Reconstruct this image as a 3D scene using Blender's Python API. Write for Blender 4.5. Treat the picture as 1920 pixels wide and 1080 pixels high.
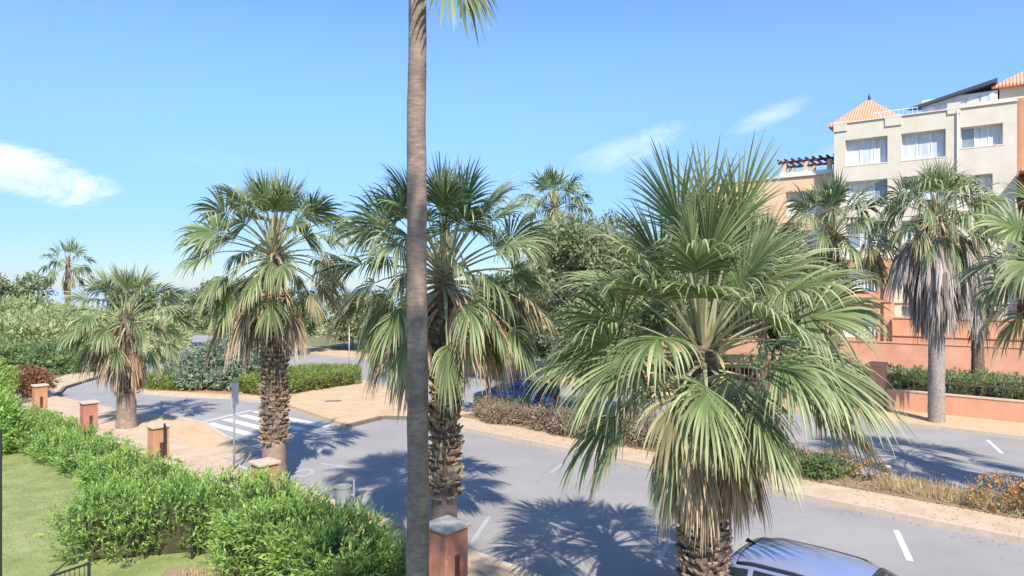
import bpy, math, random
import numpy as np
from mathutils import Vector, Matrix

# ------------------------------------------------------------------ camera, world, sun, exposure
scn = bpy.context.scene
for o in list(bpy.data.objects): bpy.data.objects.remove(o)
C = scn.collection
CH = 5.5
cam = bpy.data.cameras.new('camera'); camo = bpy.data.objects.new('camera', cam); C.objects.link(camo)
camo.location = (0, 0, CH); camo.rotation_euler = (math.radians(90), 0, 0)
cam.lens = 24; cam.sensor_width = 36; cam.clip_end = 20000; cam.clip_start = 0.1
scn.camera = camo
SUN_EL = 46.0
sx, sy = 0.20, -0.98                          # horizontal direction towards the sun
l_ = math.hypot(sx, sy); sx /= l_; sy /= l_
sun = bpy.data.lights.new('sun', 'SUN'); suno = bpy.data.objects.new('sun', sun); C.objects.link(suno)
sun.energy = 4.6; sun.angle = math.radians(0.6); sun.color = (1.0, 0.93, 0.83)
ce = math.cos(math.radians(SUN_EL))
sdir = Vector((sx*ce, sy*ce, math.sin(math.radians(SUN_EL))))
suno.rotation_euler = sdir.to_track_quat('Z', 'Y').to_euler()
w = bpy.data.worlds.new('World'); scn.world = w; w.use_nodes = True
nt = w.node_tree; nt.nodes.clear()
def nn(t, typ, **kw):
    n = t.nodes.new(typ)
    for k, v in kw.items(): setattr(n, k, v)
    return n
out = nn(nt, 'ShaderNodeOutputWorld'); bg = nn(nt, 'ShaderNodeBackground'); bg.inputs[1].default_value = 0.15
sky = nn(nt, 'ShaderNodeTexSky', sky_type='NISHITA', sun_disc=False)
sky.sun_elevation = math.radians(SUN_EL); sky.sun_rotation = math.atan2(sx, sy)
sky.air_density = 1.0; sky.dust_density = 0.15; sky.ozone_density = 2.2; sky.altitude = 10
hs = nn(nt, 'ShaderNodeHueSaturation'); hs.inputs['Saturation'].default_value = 1.1; hs.inputs['Value'].default_value = 1.1
tc = nn(nt, 'ShaderNodeTexCoord')
sp0 = nn(nt, 'ShaderNodeSeparateXYZ'); nt.links.new(tc.outputs['Generated'], sp0.inputs[0])
mrs = nn(nt, 'ShaderNodeMapRange', interpolation_type='SMOOTHSTEP'); mrs.inputs[1].default_value = 0; mrs.inputs[2].default_value = .34
nt.links.new(sp0.outputs[2], mrs.inputs[0])
tint = nn(nt, 'ShaderNodeMix', data_type='RGBA'); tint.inputs[6].default_value = (.32,.40,.57,1); tint.inputs[7].default_value = (.88,.91,1.05,1); nt.links.new(mrs.outputs[0], tint.inputs[0])
mul = nn(nt, 'ShaderNodeMix', data_type='RGBA', blend_type='MULTIPLY'); mul.inputs[0].default_value = 1
nt.links.new(sky.outputs[0], mul.inputs[6]); nt.links.new(tint.outputs[2], mul.inputs[7]); nt.links.new(mul.outputs[2], hs.inputs['Color'])
def M2(op, a, b=None, t=nt, c=None):
    n = nn(t, 'ShaderNodeMath', operation=op)
    for i, x in enumerate((a, b, c)):
        if x is None: continue
        if isinstance(x, (int, float)): n.inputs[i].default_value = x
        else: t.links.new(x, n.inputs[i])
    return n.outputs[0]
sep = nn(nt, 'ShaderNodeSeparateXYZ'); nt.links.new(tc.outputs['Generated'], sep.inputs[0])
mp = nn(nt, 'ShaderNodeMapping'); mp.inputs['Scale'].default_value = (5, 5, 15)
nt.links.new(tc.outputs['Generated'], mp.inputs[0])
nz = nn(nt, 'ShaderNodeTexNoise'); nz.inputs['Scale'].default_value = 1.3; nz.inputs['Detail'].default_value = 12; nz.inputs['Roughness'].default_value = 0.7; nz.inputs['Distortion'].default_value = .7
nt.links.new(mp.outputs[0], nz.inputs['Vector'])
def cloud(px, py, rx, ry, tilt=0.0, lo=.35, hi=.75, gain=1.0):
    """a cloud bank about a direction in the sky"""
    a0 = math.atan2(px-960, 1280); e0 = (540-py)/1280*math.cos(a0)
    az = M2('ARCTAN2', sep.outputs[0], sep.outputs[1])
    da = M2('SUBTRACT', az, a0); de = M2('SUBTRACT', sep.outputs[2], e0)
    de = M2('ADD', de, M2('MULTIPLY', da, tilt))
    q = M2('ADD', M2('POWER', M2('ABSOLUTE', M2('DIVIDE', da, rx)), 2.0), M2('POWER', M2('ABSOLUTE', M2('DIVIDE', de, ry)), 2.0))
    m = M2('SUBTRACT', 1.0, M2('MINIMUM', q, 1.0))
    v = M2('ADD', M2('MULTIPLY', m, .55), M2('SUBTRACT', nz.outputs[0], .5))
    mr = nn(nt, 'ShaderNodeMapRange', interpolation_type='SMOOTHSTEP'); mr.inputs[1].default_value = lo; mr.inputs[2].default_value = hi
    nt.links.new(v, mr.inputs[0])
    return M2('MULTIPLY', M2('MULTIPLY', mr.outputs[0], gain), M2('MINIMUM', M2('MULTIPLY', m, 5), 1.0))
cl = None
for a in [(20, 318, .15, .048, .18, .24, .56, .9), (-160, 280, .20, .05, 0, .30, .7, .8), (1170, 290, .15, .034, -.28, .26, .9, .8), (1440, 228, .075, .024, -.35, .30, .9, .6), (1560, 300, .12, .03, -.2, .3, .9, .5),
          (300, 300, .3, .05, 0, .4, 1.0, .25), (2500, 200, .4, .07, 0, .3, .7, .6)]:
    c = cloud(*a); cl = c if cl is None else M2('MAXIMUM', cl, c)
mixc = nn(nt, 'ShaderNodeMix', data_type='RGBA')
nt.links.new(cl, mixc.inputs[0]); nt.links.new(hs.outputs[0], mixc.inputs[6]); mixc.inputs[7].default_value = (5.0, 5.4, 6.0, 1)
nt.links.new(mixc.outputs[2], bg.inputs[0]); nt.links.new(bg.outputs[0], out.inputs[0])
scn.view_settings.view_transform = 'Standard'; scn.view_settings.look = 'None'
scn.view_settings.exposure = 0.6; scn.view_settings.gamma = 1

# ------------------------------------------------------------------ helpers
U = np.array([.742, -.670]); N = np.array([.670, .742])       # along / across the street
ANG = math.atan2(-.670, .742)
def W(n, s, z=0.0): p = N*n + U*s; return (float(p[0]), float(p[1]), z)
def G(px, py, z=0.0):
    d = (CH-z)*1280/(py-540); return ((px-960)/1280*d, d)

def tag(o, label=None, cat=None, group=None, kind=None):
    if label: o['label'] = label
    if cat: o['category'] = cat
    if group: o['group'] = group
    if kind: o['kind'] = kind
    return o
def link(name, me, parent=None):
    o = bpy.data.objects.new(name, me); C.objects.link(o)
    if parent: o.parent = parent
    return o
def empty(name, loc=(0,0,0), rz=0.0):
    o = bpy.data.objects.new(name, None); C.objects.link(o); o.location = loc; o.rotation_euler = (0,0,rz); o.empty_display_size = .2
    return o
def mesh(name, v, f, m, uv=None, smooth=False, uvs=None):
    me = bpy.data.meshes.new(name)
    if isinstance(v, np.ndarray): v = v.tolist()
    if isinstance(f, np.ndarray): f = f.tolist()
    me.from_pydata(v, [], f)
    for x in (m if isinstance(m, list) else [m]): me.materials.append(x)
    if smooth: me.polygons.foreach_set('use_smooth', [True]*len(me.polygons))
    if uv is not None:
        lay = me.uv_layers.new(name='UVMap')
        idx = np.empty(len(me.loops), dtype=np.int32); me.loops.foreach_get('vertex_index', idx)
        lay.data.foreach_set('uv', np.asarray(uv, dtype=np.float32)[idx].ravel())
    me.update(); return me
def fastquads(name, V, m, uv=None):
    """V: (k,4,3) quads"""
    k = len(V); me = bpy.data.meshes.new(name)
    me.vertices.add(k*4); me.vertices.foreach_set('co', V.astype(np.float32).ravel())
    me.loops.add(k*4); me.loops.foreach_set('vertex_index', np.arange(k*4, dtype=np.int32))
    me.polygons.add(k); me.polygons.foreach_set('loop_start', np.arange(0, k*4, 4, dtype=np.int32))
    me.materials.append(m); me.update(calc_edges=True); me.validate(); return me
class MB:
    def __init__(s): s.v = []; s.f = []
    def add(s, v, f):
        b = len(s.v); s.v += [tuple(map(float, x)) for x in v]; s.f += [tuple(i+b for i in q) for q in f]; return s
    def box(s, x0, x1, y0, y1, z0, z1):
        return s.add([(x0,y0,z0),(x1,y0,z0),(x1,y1,z0),(x0,y1,z0),(x0,y0,z1),(x1,y0,z1),(x1,y1,z1),(x0,y1,z1)],
                     [(0,3,2,1),(4,5,6,7),(0,1,5,4),(1,2,6,5),(2,3,7,6),(3,0,4,7)])
    def tube(s, pts, r, n=8, cap=True):
        pts = [Vector(p) for p in pts]; rr = r if isinstance(r, (list, tuple)) else [r]*len(pts); rings = []
        for i, p in enumerate(pts):
            d = (pts[min(i+1, len(pts)-1)] - pts[max(i-1, 0)]).normalized()
            a = Vector((1,0,0)) if abs(d.x) < .8 else Vector((0,1,0))
            e1 = d.cross(a).normalized(); e2 = d.cross(e1)
            rings.append([p + (e1*math.cos(t*2*math.pi/n) + e2*math.sin(t*2*math.pi/n))*rr[i] for t in range(n)])
        v = [q for R_ in rings for q in R_]; f = []
        for i in range(len(pts)-1):
            for t in range(n): f.append((i*n+t, i*n+(t+1)%n, (i+1)*n+(t+1)%n, (i+1)*n+t))
        if cap: f.append(tuple(range(n))[::-1]); f.append(tuple((len(pts)-1)*n+t for t in range(n)))
        return s.add(v, f)
    def build(s, name, m, parent=None, smooth=False, bevel=0):
        me = mesh(name, s.v, s.f, m, smooth=smooth)
        o = link(name, me, parent)
        if bevel:
            b = o.modifiers.new('b', 'BEVEL'); b.width = bevel; b.segments = 2; b.limit_method = 'ANGLE'
        return o
def slab(name, pts, z0, z1, m):
    n = len(pts); v = [(p[0], p[1], z0) for p in pts] + [(p[0], p[1], z1) for p in pts]
    area = sum(pts[i][0]*pts[(i+1)%n][1]-pts[(i+1)%n][0]*pts[i][1] for i in range(n))
    top = tuple(range(n, 2*n)); 
    if area < 0: top = top[::-1]
    f = [top] + [(i, (i+1)%n, n+(i+1)%n, n+i) if area > 0 else ((i+1)%n, i, n+i, n+(i+1)%n) for i in range(n)]
    return link(name, mesh(name, v, f, m))

# ------------------------------------------------------------------ materials
def mat(name, col, rough=.8, spec=.3, var=0.0, scale=3.0, col2=None, bump=0.0, bscale=40.0, metal=0.0, detail=6, coat=0):
    m = bpy.data.materials.new(name); m.use_nodes = True; t = m.node_tree; b = t.nodes['Principled BSDF']
    b.inputs['Roughness'].default_value = rough; b.inputs['Specular IOR Level'].default_value = spec; b.inputs['Metallic'].default_value = metal
    if coat: b.inputs['Coat Weight'].default_value = coat; b.inputs['Coat Roughness'].default_value = .05
    b.inputs['Base Color'].default_value = (*col, 1)
    tcn = nn(t, 'ShaderNodeTexCoord')
    if col2 or var:
        n1 = nn(t, 'ShaderNodeTexNoise'); n1.inputs['Scale'].default_value = scale; n1.inputs['Detail'].default_value = detail; n1.inputs['Roughness'].default_value = .65
        t.links.new(tcn.outputs['Object'], n1.inputs['Vector'])
        mr = nn(t, 'ShaderNodeMapRange'); mr.inputs[1].default_value = .3; mr.inputs[2].default_value = .7; t.links.new(n1.outputs[0], mr.inputs[0])
        mx = nn(t, 'ShaderNodeMix', data_type='RGBA'); t.links.new(mr.outputs[0], mx.inputs[0])
        c2 = col2 or tuple(min(1, x*(1+var)) for x in col); c1 = col if col2 else tuple(x*(1-var) for x in col)
        mx.inputs[6].default_value = (*c1, 1); mx.inputs[7].default_value = (*c2, 1); t.links.new(mx.outputs[2], b.inputs['Base Color'])
    if bump:
        n2 = nn(t, 'ShaderNodeTexNoise'); n2.inputs['Scale'].default_value = bscale; n2.inputs['Detail'].default_value = 5
        t.links.new(tcn.outputs['Object'], n2.inputs['Vector'])
        bn = nn(t, 'ShaderNodeBump'); bn.inputs['Strength'].default_value = bump; bn.inputs['Distance'].default_value = .03
        t.links.new(n2.outputs[0], bn.inputs['Height']); t.links.new(bn.outputs[0], b.inputs['Normal'])
    return m
def leafmat(name, a, b_, c=None, rough=.5, trans=.3, spec=.35, nscale=.8):
    """leaf: colour varies by leaf and in soft patches, light comes through"""
    m = bpy.data.materials.new(name); m.use_nodes = True; t = m.node_tree; p = t.nodes['Principled BSDF']; o = t.nodes['Material Output']
    geo = nn(t, 'ShaderNodeNewGeometry'); tcn = nn(t, 'ShaderNodeTexCoord')
    r = nn(t, 'ShaderNodeValToRGB'); r.color_ramp.elements[0].color = (*a, 1); r.color_ramp.elements[1].color = (*b_, 1)
    if c: e = r.color_ramp.elements.new(.5); e.color = (*c, 1)
    n1 = nn(t, 'ShaderNodeTexNoise'); n1.inputs['Scale'].default_value = nscale; t.links.new(tcn.outputs['Object'], n1.inputs['Vector'])
    s = M2('ADD', M2('MULTIPLY', geo.outputs['Random Per Island'], .6, t), M2('MULTIPLY', M2('SUBTRACT', n1.outputs[0], .3, t), 1.0, t), t)
    t.links.new(s, r.inputs[0]); t.links.new(r.outputs[0], p.inputs['Base Color'])
    p.inputs['Roughness'].default_value = rough; p.inputs['Specular IOR Level'].default_value = spec
    tr = nn(t, 'ShaderNodeBsdfTranslucent'); hsv = nn(t, 'ShaderNodeHueSaturation'); hsv.inputs['Value'].default_value = 1.5; hsv.inputs['Saturation'].default_value = 1.1
    t.links.new(r.outputs[0], hsv.inputs['Color']); t.links.new(hsv.outputs[0], tr.inputs[0])
    mx = nn(t, 'ShaderNodeMixShader'); mx.inputs[0].default_value = trans
    t.links.new(p.outputs[0], mx.inputs[1]); t.links.new(tr.outputs[0], mx.inputs[2]); t.links.new(mx.outputs[0], o.inputs[0])
    return m
def frondmat(name, base, tip, alt, trans=.22, rough=.5, spec=.32):
    """palm blade: colour runs from hastula to tip, each frond a little different"""
    m = bpy.data.materials.new(name); m.use_nodes = True; t = m.node_tree; p = t.nodes['Principled BSDF']; o = t.nodes['Material Output']
    uv = nn(t, 'ShaderNodeUVMap'); sp = nn(t, 'ShaderNodeSeparateXYZ'); t.links.new(uv.outputs[0], sp.inputs[0])
    oi = nn(t, 'ShaderNodeObjectInfo')
    r = nn(t, 'ShaderNodeValToRGB'); r.color_ramp.elements[0].color = (*base, 1); r.color_ramp.elements[0].position = .35
    r.color_ramp.elements[1].color = (*tip, 1); r.color_ramp.elements[1].position = 1.0
    s = M2('ADD', sp.outputs[0], M2('MULTIPLY', M2('SUBTRACT', sp.outputs[1], .5, t), .35, t), t)
    t.links.new(s, r.inputs[0])
    mx0 = nn(t, 'ShaderNodeMix', data_type='RGBA'); mx0.inputs[7].default_value = (*alt, 1)
    t.links.new(M2('MULTIPLY', oi.outputs['Random'], .7, t), mx0.inputs[0]); t.links.new(r.outputs[0], mx0.inputs[6])
    hv = nn(t, 'ShaderNodeHueSaturation'); t.links.new(mx0.outputs[2], hv.inputs['Color'])
    t.links.new(M2('ADD', .55, M2('MULTIPLY', sp.outputs[1], .9, t), t), hv.inputs['Value'])
    t.links.new(hv.outputs[0], p.inputs['Base Color']); p.inputs['Roughness'].default_value = rough; p.inputs['Specular IOR Level'].default_value = spec
    tr = nn(t, 'ShaderNodeBsdfTranslucent'); h2 = nn(t, 'ShaderNodeHueSaturation'); h2.inputs['Value'].default_value = 1.5
    t.links.new(hv.outputs[0], h2.inputs['Color']); t.links.new(h2.outputs[0], tr.inputs[0])
    mx = nn(t, 'ShaderNodeMixShader'); mx.inputs[0].default_value = trans
    t.links.new(p.outputs[0], mx.inputs[1]); t.links.new(tr.outputs[0], mx.inputs[2]); t.links.new(mx.outputs[0], o.inputs[0])
    return m

def asphalt_mat():
    m = mat('asphalt', (.20,.20,.205), rough=.9, spec=.2, bump=.35, bscale=90)
    t = m.node_tree; b = t.nodes['Principled BSDF']; tcn = nn(t, 'ShaderNodeTexCoord')
    def noise(sc, det=5, vec=None):
        n = nn(t, 'ShaderNodeTexNoise'); n.inputs['Scale'].default_value = sc; n.inputs['Detail'].default_value = det
        t.links.new(vec or tcn.outputs['Object'], n.inputs['Vector']); return n.outputs[0]
    r = nn(t, 'ShaderNodeValToRGB'); r.color_ramp.elements[0].position = .3; r.color_ramp.elements[0].color = (.27,.255,.24,1)
    r.color_ramp.elements[1].position = .72; r.color_ramp.elements[1].color = (.39,.37,.345,1)
    t.links.new(M2('ADD', M2('MULTIPLY', noise(.5), .62, t), M2('MULTIPLY', noise(45, 3), .40, t), t), r.inputs[0])
    vor = nn(t, 'ShaderNodeTexVoronoi', feature='DISTANCE_TO_EDGE'); vor.inputs['Scale'].default_value = .16
    dis = nn(t, 'ShaderNodeVectorMath', operation='ADD'); n3 = nn(t, 'ShaderNodeTexNoise'); n3.inputs['Scale'].default_value = 1.5
    t.links.new(tcn.outputs['Object'], n3.inputs['Vector']); t.links.new(tcn.outputs['Object'], dis.inputs[0]); t.links.new(n3.outputs[1], dis.inputs[1])
    t.links.new(dis.outputs[0], vor.inputs['Vector'])
    crack = M2('LESS_THAN', vor.outputs[0], .0022, t)
    mx = nn(t, 'ShaderNodeMix', data_type='RGBA'); mx.inputs[7].default_value = (.15,.15,.15,1)
    t.links.new(M2('MULTIPLY', crack, .25, t), mx.inputs[0]); t.links.new(r.outputs[0], mx.inputs[6]); t.links.new(mx.outputs[2], b.inputs['Base Color'])
    return m
ASPHALT = asphalt_mat()
SAND = mat('sand_paving', (.50,.35,.20), col2=(.60,.45,.28), rough=.95, scale=1.2, bump=.3, bscale=30)
PAVE = mat('pink_paving', (.47,.345,.235), col2=(.60,.47,.33), rough=.9, scale=1.5, bump=.2, bscale=25)
KERB = mat('kerb_concrete', (.48,.38,.28), col2=(.58,.48,.37), rough=.9, scale=4, bump=.2)
KERBD = mat('dark_kerb', (.14,.11,.09), col2=(.22,.18,.15), rough=.9, scale=5)
PAINT = mat('road_paint', (.50,.50,.49), col2=(.74,.74,.72), rough=.7, scale=14)
PAINTW = mat('worn_road_paint', (.32,.32,.31), col2=(.5,.5,.48), rough=.8, scale=20)
SOIL = mat('dry_soil', (.22,.15,.09), col2=(.36,.27,.17), rough=1, scale=2.5, bump=.5, bscale=20)
LAWN = mat('lawn', (.17,.23,.06), col2=(.36,.37,.15), rough=.9, scale=1.6, bump=.6, bscale=60, detail=10)
EARTH = mat('scrub_ground', (.12,.14,.06), col2=(.26,.22,.13), rough=1, scale=.3, bump=.4, bscale=5)
SEA = mat('sea_water', (.40,.46,.54), col2=(.46,.52,.60), rough=.25, spec=.5, scale=.02, bump=.3, bscale=.5)  # pale base colour has the distant haze put into it
BARK = mat('palm_bark', (.10,.068,.045), col2=(.23,.165,.12), rough=.95, scale=9, bump=.8, bscale=22)
SMOOTHB = mat('shaved_palm_bark', (.20,.14,.105), col2=(.37,.28,.22), rough=.95, scale=5, bump=.6, bscale=12)
BOOT = mat('leaf_base', (.20,.13,.075), col2=(.44,.34,.24), rough=.9, scale=8, bump=.4, bscale=30)
_t = BOOT.node_tree; _b = _t.nodes['Principled BSDF']; _s = _b.inputs['Base Color'].links[0].from_socket; _o = nn(_t, 'ShaderNodeObjectInfo'); _h = nn(_t, 'ShaderNodeHueSaturation')
_t.links.new(_s, _h.inputs['Color']); _t.links.new(M2('ADD', .65, M2('MULTIPLY', _o.outputs['Random'], .95, _t), _t), _h.inputs['Value']); _t.links.new(M2('ADD', .7, M2('MULTIPLY', _o.outputs['Random'], .45, _t), _t), _h.inputs['Saturation']); _t.links.new(_h.outputs[0], _b.inputs['Base Color'])
GBARK = mat('grey_palm_bark', (.20,.165,.14), col2=(.42,.37,.33), rough=.95, scale=10, bump=.8, bscale=25)
def ringbark():
    m = mat('ringed_palm_bark', (.15,.11,.088), col2=(.33,.25,.20), rough=.92, scale=3.4, detail=9)
    t = m.node_tree; b = t.nodes['Principled BSDF']; tcn = nn(t, 'ShaderNodeTexCoord')
    mpn = nn(t, 'ShaderNodeMapping'); mpn.inputs['Scale'].default_value = (7, 7, 24); t.links.new(tcn.outputs['Object'], mpn.inputs[0])
    n = nn(t, 'ShaderNodeTexNoise'); n.inputs['Scale'].default_value = 1.0; n.inputs['Detail'].default_value = 4; t.links.new(mpn.outputs[0], n.inputs['Vector'])
    mr = nn(t, 'ShaderNodeMapRange'); mr.inputs[1].default_value = .3; mr.inputs[2].default_value = .7; mr.inputs[3].default_value = .75; mr.inputs[4].default_value = 1.15
    t.links.new(n.outputs[0], mr.inputs[0]); src = b.inputs['Base Color'].links[0].from_socket
    hv = nn(t, 'ShaderNodeHueSaturation'); t.links.new(src, hv.inputs['Color']); t.links.new(mr.outputs[0], hv.inputs['Value']); t.links.new(hv.outputs[0], b.inputs['Base Color'])
    bn = nn(t, 'ShaderNodeBump'); bn.inputs['Strength'].default_value = .6; bn.inputs['Distance'].default_value = .02
    t.links.new(n.outputs[0], bn.inputs['Height']); t.links.new(bn.outputs[0], b.inputs['Normal'])
    return m
RING = ringbark()
FROND = frondmat('green_fan_frond', (.135,.20,.065), (.40,.42,.23), (.22,.255,.13), trans=.30)
FROND_Y = frondmat('yellowing_fan_frond', (.20,.21,.085), (.42,.35,.21), (.30,.25,.14))
FROND_D = frondmat('dead_fan_frond', (.27,.165,.09), (.52,.39,.26), (.42,.33,.24), trans=.12, rough=.8, spec=.15)
FROND_G = frondmat('grey_dead_frond', (.30,.25,.20), (.47,.41,.36), (.36,.30,.25), trans=.08, rough=.9, spec=.1)
PETIOLE = mat('palm_petiole', (.30,.30,.15), col2=(.40,.36,.22), rough=.5, scale=6)
PETIOLE_D = mat('dry_petiole', (.38,.25,.15), col2=(.5,.37,.25), rough=.8, scale=6)
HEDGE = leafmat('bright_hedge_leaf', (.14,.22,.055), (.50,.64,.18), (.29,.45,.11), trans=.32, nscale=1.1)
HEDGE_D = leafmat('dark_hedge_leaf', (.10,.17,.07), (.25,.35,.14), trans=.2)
HEDGE_SHADE = leafmat('inner_hedge_leaf_shade', (.065,.13,.04), (.22,.34,.10), (.13,.22,.06), trans=.25, nscale=1.1)  # older inner leaves, darkened to put the hedge's inner shade into the colour
LANT = leafmat('yellow_green_leaf', (.12,.19,.04), (.34,.36,.08), (.20,.28,.06), trans=.3)
SILV = leafmat('silver_leaf', (.13,.18,.11), (.40,.45,.33), (.22,.29,.19), trans=.15, nscale=1.3)
TREEL = leafmat('tree_leaf', (.07,.115,.04), (.25,.30,.13), (.14,.195,.075), trans=.2, nscale=.5)
TREEG = leafmat('grey_green_leaf', (.13,.17,.08), (.40,.42,.25), (.25,.29,.15), trans=.2, nscale=.6)
TREEP = leafmat('pale_shrub_leaf', (.28,.34,.13), (.50,.54,.27), (.40,.45,.21), trans=.25, nscale=.3)
DRY = leafmat('dry_brown_leaf', (.19,.14,.10), (.44,.36,.26), (.32,.25,.18), trans=.15, nscale=1.2)
DRYG = leafmat('dry_green_leaf', (.17,.16,.08), (.40,.36,.20), (.25,.25,.12), trans=.2, nscale=1.6)
STRAW = leafmat('straw_blade', (.40,.29,.14), (.62,.50,.30), trans=.15)
REDL = leafmat('red_brown_leaf', (.16,.07,.035), (.38,.19,.11), trans=.15)
ORANGE = leafmat('orange_flower', (.75,.20,.03), (.95,.42,.10), trans=.2)
TWIG = mat('twigs', (.045,.045,.02), col2=(.09,.075,.04), rough=1, scale=6)
WOOD = mat('tree_bark', (.13,.10,.08), col2=(.24,.20,.16), rough=.95, scale=8, bump=.6)
RENDER_R = mat('terracotta_render', (.38,.15,.10), col2=(.56,.26,.17), rough=.9, scale=3.5, detail=10, bump=.25, bscale=25)
RENDER_O = mat('orange_render', (.46,.22,.11), col2=(.62,.32,.18), rough=.9, scale=3.5, detail=10, bump=.2, bscale=25)
CAPM = mat('stone_cap', (.50,.36,.27), col2=(.66,.52,.40), rough=.9, scale=6, bump=.3)
CAPG = mat('grey_stone_cap', (.30,.30,.27), col2=(.48,.46,.41), rough=.9, scale=7, bump=.4)
BLACK = mat('black_metal', (.03,.032,.035), rough=.5, spec=.4)
GREYM = mat('galvanised_metal', (.42,.43,.44), col2=(.55,.56,.57), rough=.45, metal=.5, scale=8)
GREYP = mat('grey_plastic', (.22,.24,.25), col2=(.32,.33,.34), rough=.6, scale=8)
WHITE = mat('white_paint', (.75,.76,.77), rough=.5)
CREAM = mat('cream_render', (.61,.54,.43), col2=(.70,.635,.52), rough=.9, scale=.9, detail=12, bump=.1)
YEL = mat('ochre_render', (.68,.46,.28), col2=(.74,.53,.34), rough=.9, scale=.8, bump=.1)
ORG = mat('orange_wall_render', (.64,.30,.16), col2=(.74,.40,.24), rough=.9, scale=.9, detail=12, bump=.1)
SALM = mat('salmon_render', (.58,.27,.165), col2=(.72,.39,.26), rough=.9, scale=.8, bump=.1)
TRIM = mat('pale_trim', (.68,.60,.50), rough=.8, var=.08, scale=3)
DARKW = mat('brown_timber', (.10,.045,.035), rough=.7, var=.2, scale=6)
SLATE = mat('dark_canopy', (.07,.075,.10), rough=.5, var=.1, scale=4)
def glass(name, col, rough=.06): 
    m = mat(name, col, rough=rough, spec=.8); return m
GLASS = glass('window_glass', (.22,.27,.33)); CARG = glass('car_glass', (.02,.03,.04), .03)
def curtain():
    m = mat('white_curtain', (.6,.62,.66), rough=.6, spec=.4)
    t = m.node_tree; b = t.nodes['Principled BSDF']; tcn = nn(t, 'ShaderNodeTexCoord')
    wv = nn(t, 'ShaderNodeTexNoise'); mpn = nn(t, 'ShaderNodeMapping'); mpn.inputs['Scale'].default_value = (4.5, 0, .25)
    t.links.new(tcn.outputs['Object'], mpn.inputs[0]); t.links.new(mpn.outputs[0], wv.inputs['Vector']); wv.inputs['Scale'].default_value = 1
    r = nn(t, 'ShaderNodeValToRGB'); r.color_ramp.elements[0].position = .35; r.color_ramp.elements[0].color = (.42,.47,.56,1); r.color_ramp.elements[1].position = .62; r.color_ramp.elements[1].color = (.74,.75,.78,1)
    t.links.new(wv.outputs[0], r.inputs[0]); t.links.new(r.outputs[0], b.inputs['Base Color']); return m
CURT = curtain()
def tilemat():
    m = mat('terracotta_tiles', (.62,.27,.15), col2=(.75,.40,.26), rough=.85, scale=5)
    t = m.node_tree; b = t.nodes['Principled BSDF']; tcn = nn(t, 'ShaderNodeTexCoord'); wv = nn(t, 'ShaderNodeTexWave', bands_direction='X'); wv.inputs['Scale'].default_value = 1.6
    t.links.new(tcn.outputs['Object'], wv.inputs['Vector']); bn = nn(t, 'ShaderNodeBump'); bn.inputs['Strength'].default_value = .8; bn.inputs['Distance'].default_value = .06
    t.links.new(wv.outputs[0], bn.inputs['Height']); t.links.new(bn.outputs[0], b.inputs['Normal']); return m
TILE = tilemat()

# ------------------------------------------------------------------ the ground
tag(slab('terrain', [(-260,-60),(260,-60),(260,118),(120,122),(40,114),(-30,112),(-80,118),(-260,112)], -1.2, -.03, EARTH), kind='structure')
tag(link('sea', mesh('sea', [(-9000,90,-.9),(9000,90,-.9),(9000,16000,-.9),(-9000,16000,-.9)], [(0,1,2,3)], SEA)), kind='structure')
tag(slab('road', [(-38,8),(-8,4),(6,-14),(50,-14),(60,8),(30,40),(0,68),(-38,80)], -.02, 0, ASPHALT), kind='structure')
K = .12
def L2(*a): return [(x[0], x[1]) for x in a]
near_edge = L2(W(9.85, 22), W(9.85, -21.2), (-8.4,22.6), (-10.1,24.5), (-12.2,27.3), (-14.0,28.6), (-16.5,29.6), (-22.6,33.9), (-24.3,37.2), (-25.2,41.9), (-28.2,52), (-34,66), (-40,80))
wall_line = L2(W(7.8, 22), W(7.8, -60))
tag(slab('pavement', near_edge[:8] + L2(W(7.4,-42), W(7.4,22)), -.02, K, PAVE), kind='structure')
tag(slab('sand_paving', [(-8.45,22.5),(-10.15,24.3),(-12.3,27.1),(-14.0,28.4),(-16.5,29.4),(-17.3,28.5),(-14.6,26.3),(-12.0,24.6),(-10.6,22.8)], K-.05, K+.006, SAND), kind='structure')
tag(slab('verge', near_edge[7:] + [(-130,80), (-130,60)] + L2(W(7.4,-80), W(7.4,-42)), -.02, K-.003, EARTH), kind='structure')
tag(slab('lawn', L2(W(7.4,22), W(7.4,-80), (-140,40), (-100,-40), (10,-30)), -.02, K+.002, LAWN), kind='structure')
island_near = [(-6.4,26.8), (-5.4,28.6), (-4.2,28.4)] + L2(W(18.25,-20.6), W(18.25,24))
island_far = L2(W(21.5,24), W(21.5,-25)) + [(-4.8,34.4), (-6.7,37.2), (-9,40.3), (-12.4,44), (-17.6,47.3), (-22.6,47), (-21.8,40.5), (-19.6,35.6), (-16.8,34.5), (-14,33.8), (-10.5,31.7)]
tag(slab('island', island_near + island_far, -.02, K, SAND), kind='structure')
def strip(name, pts, wdt, z0, z1, m, side=1):
    P = [np.array(p) for p in pts]; a = []; b = []
    for i, p in enumerate(P):
        d = P[min(i+1, len(P)-1)] - P[max(i-1, 0)]; d = d/np.linalg.norm(d); nrm = np.array([-d[1], d[0]])*side
        a.append(tuple(p)); b.append(tuple(p + nrm*wdt))
    return slab(name, a + b[::-1], z0, z1, m)
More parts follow.
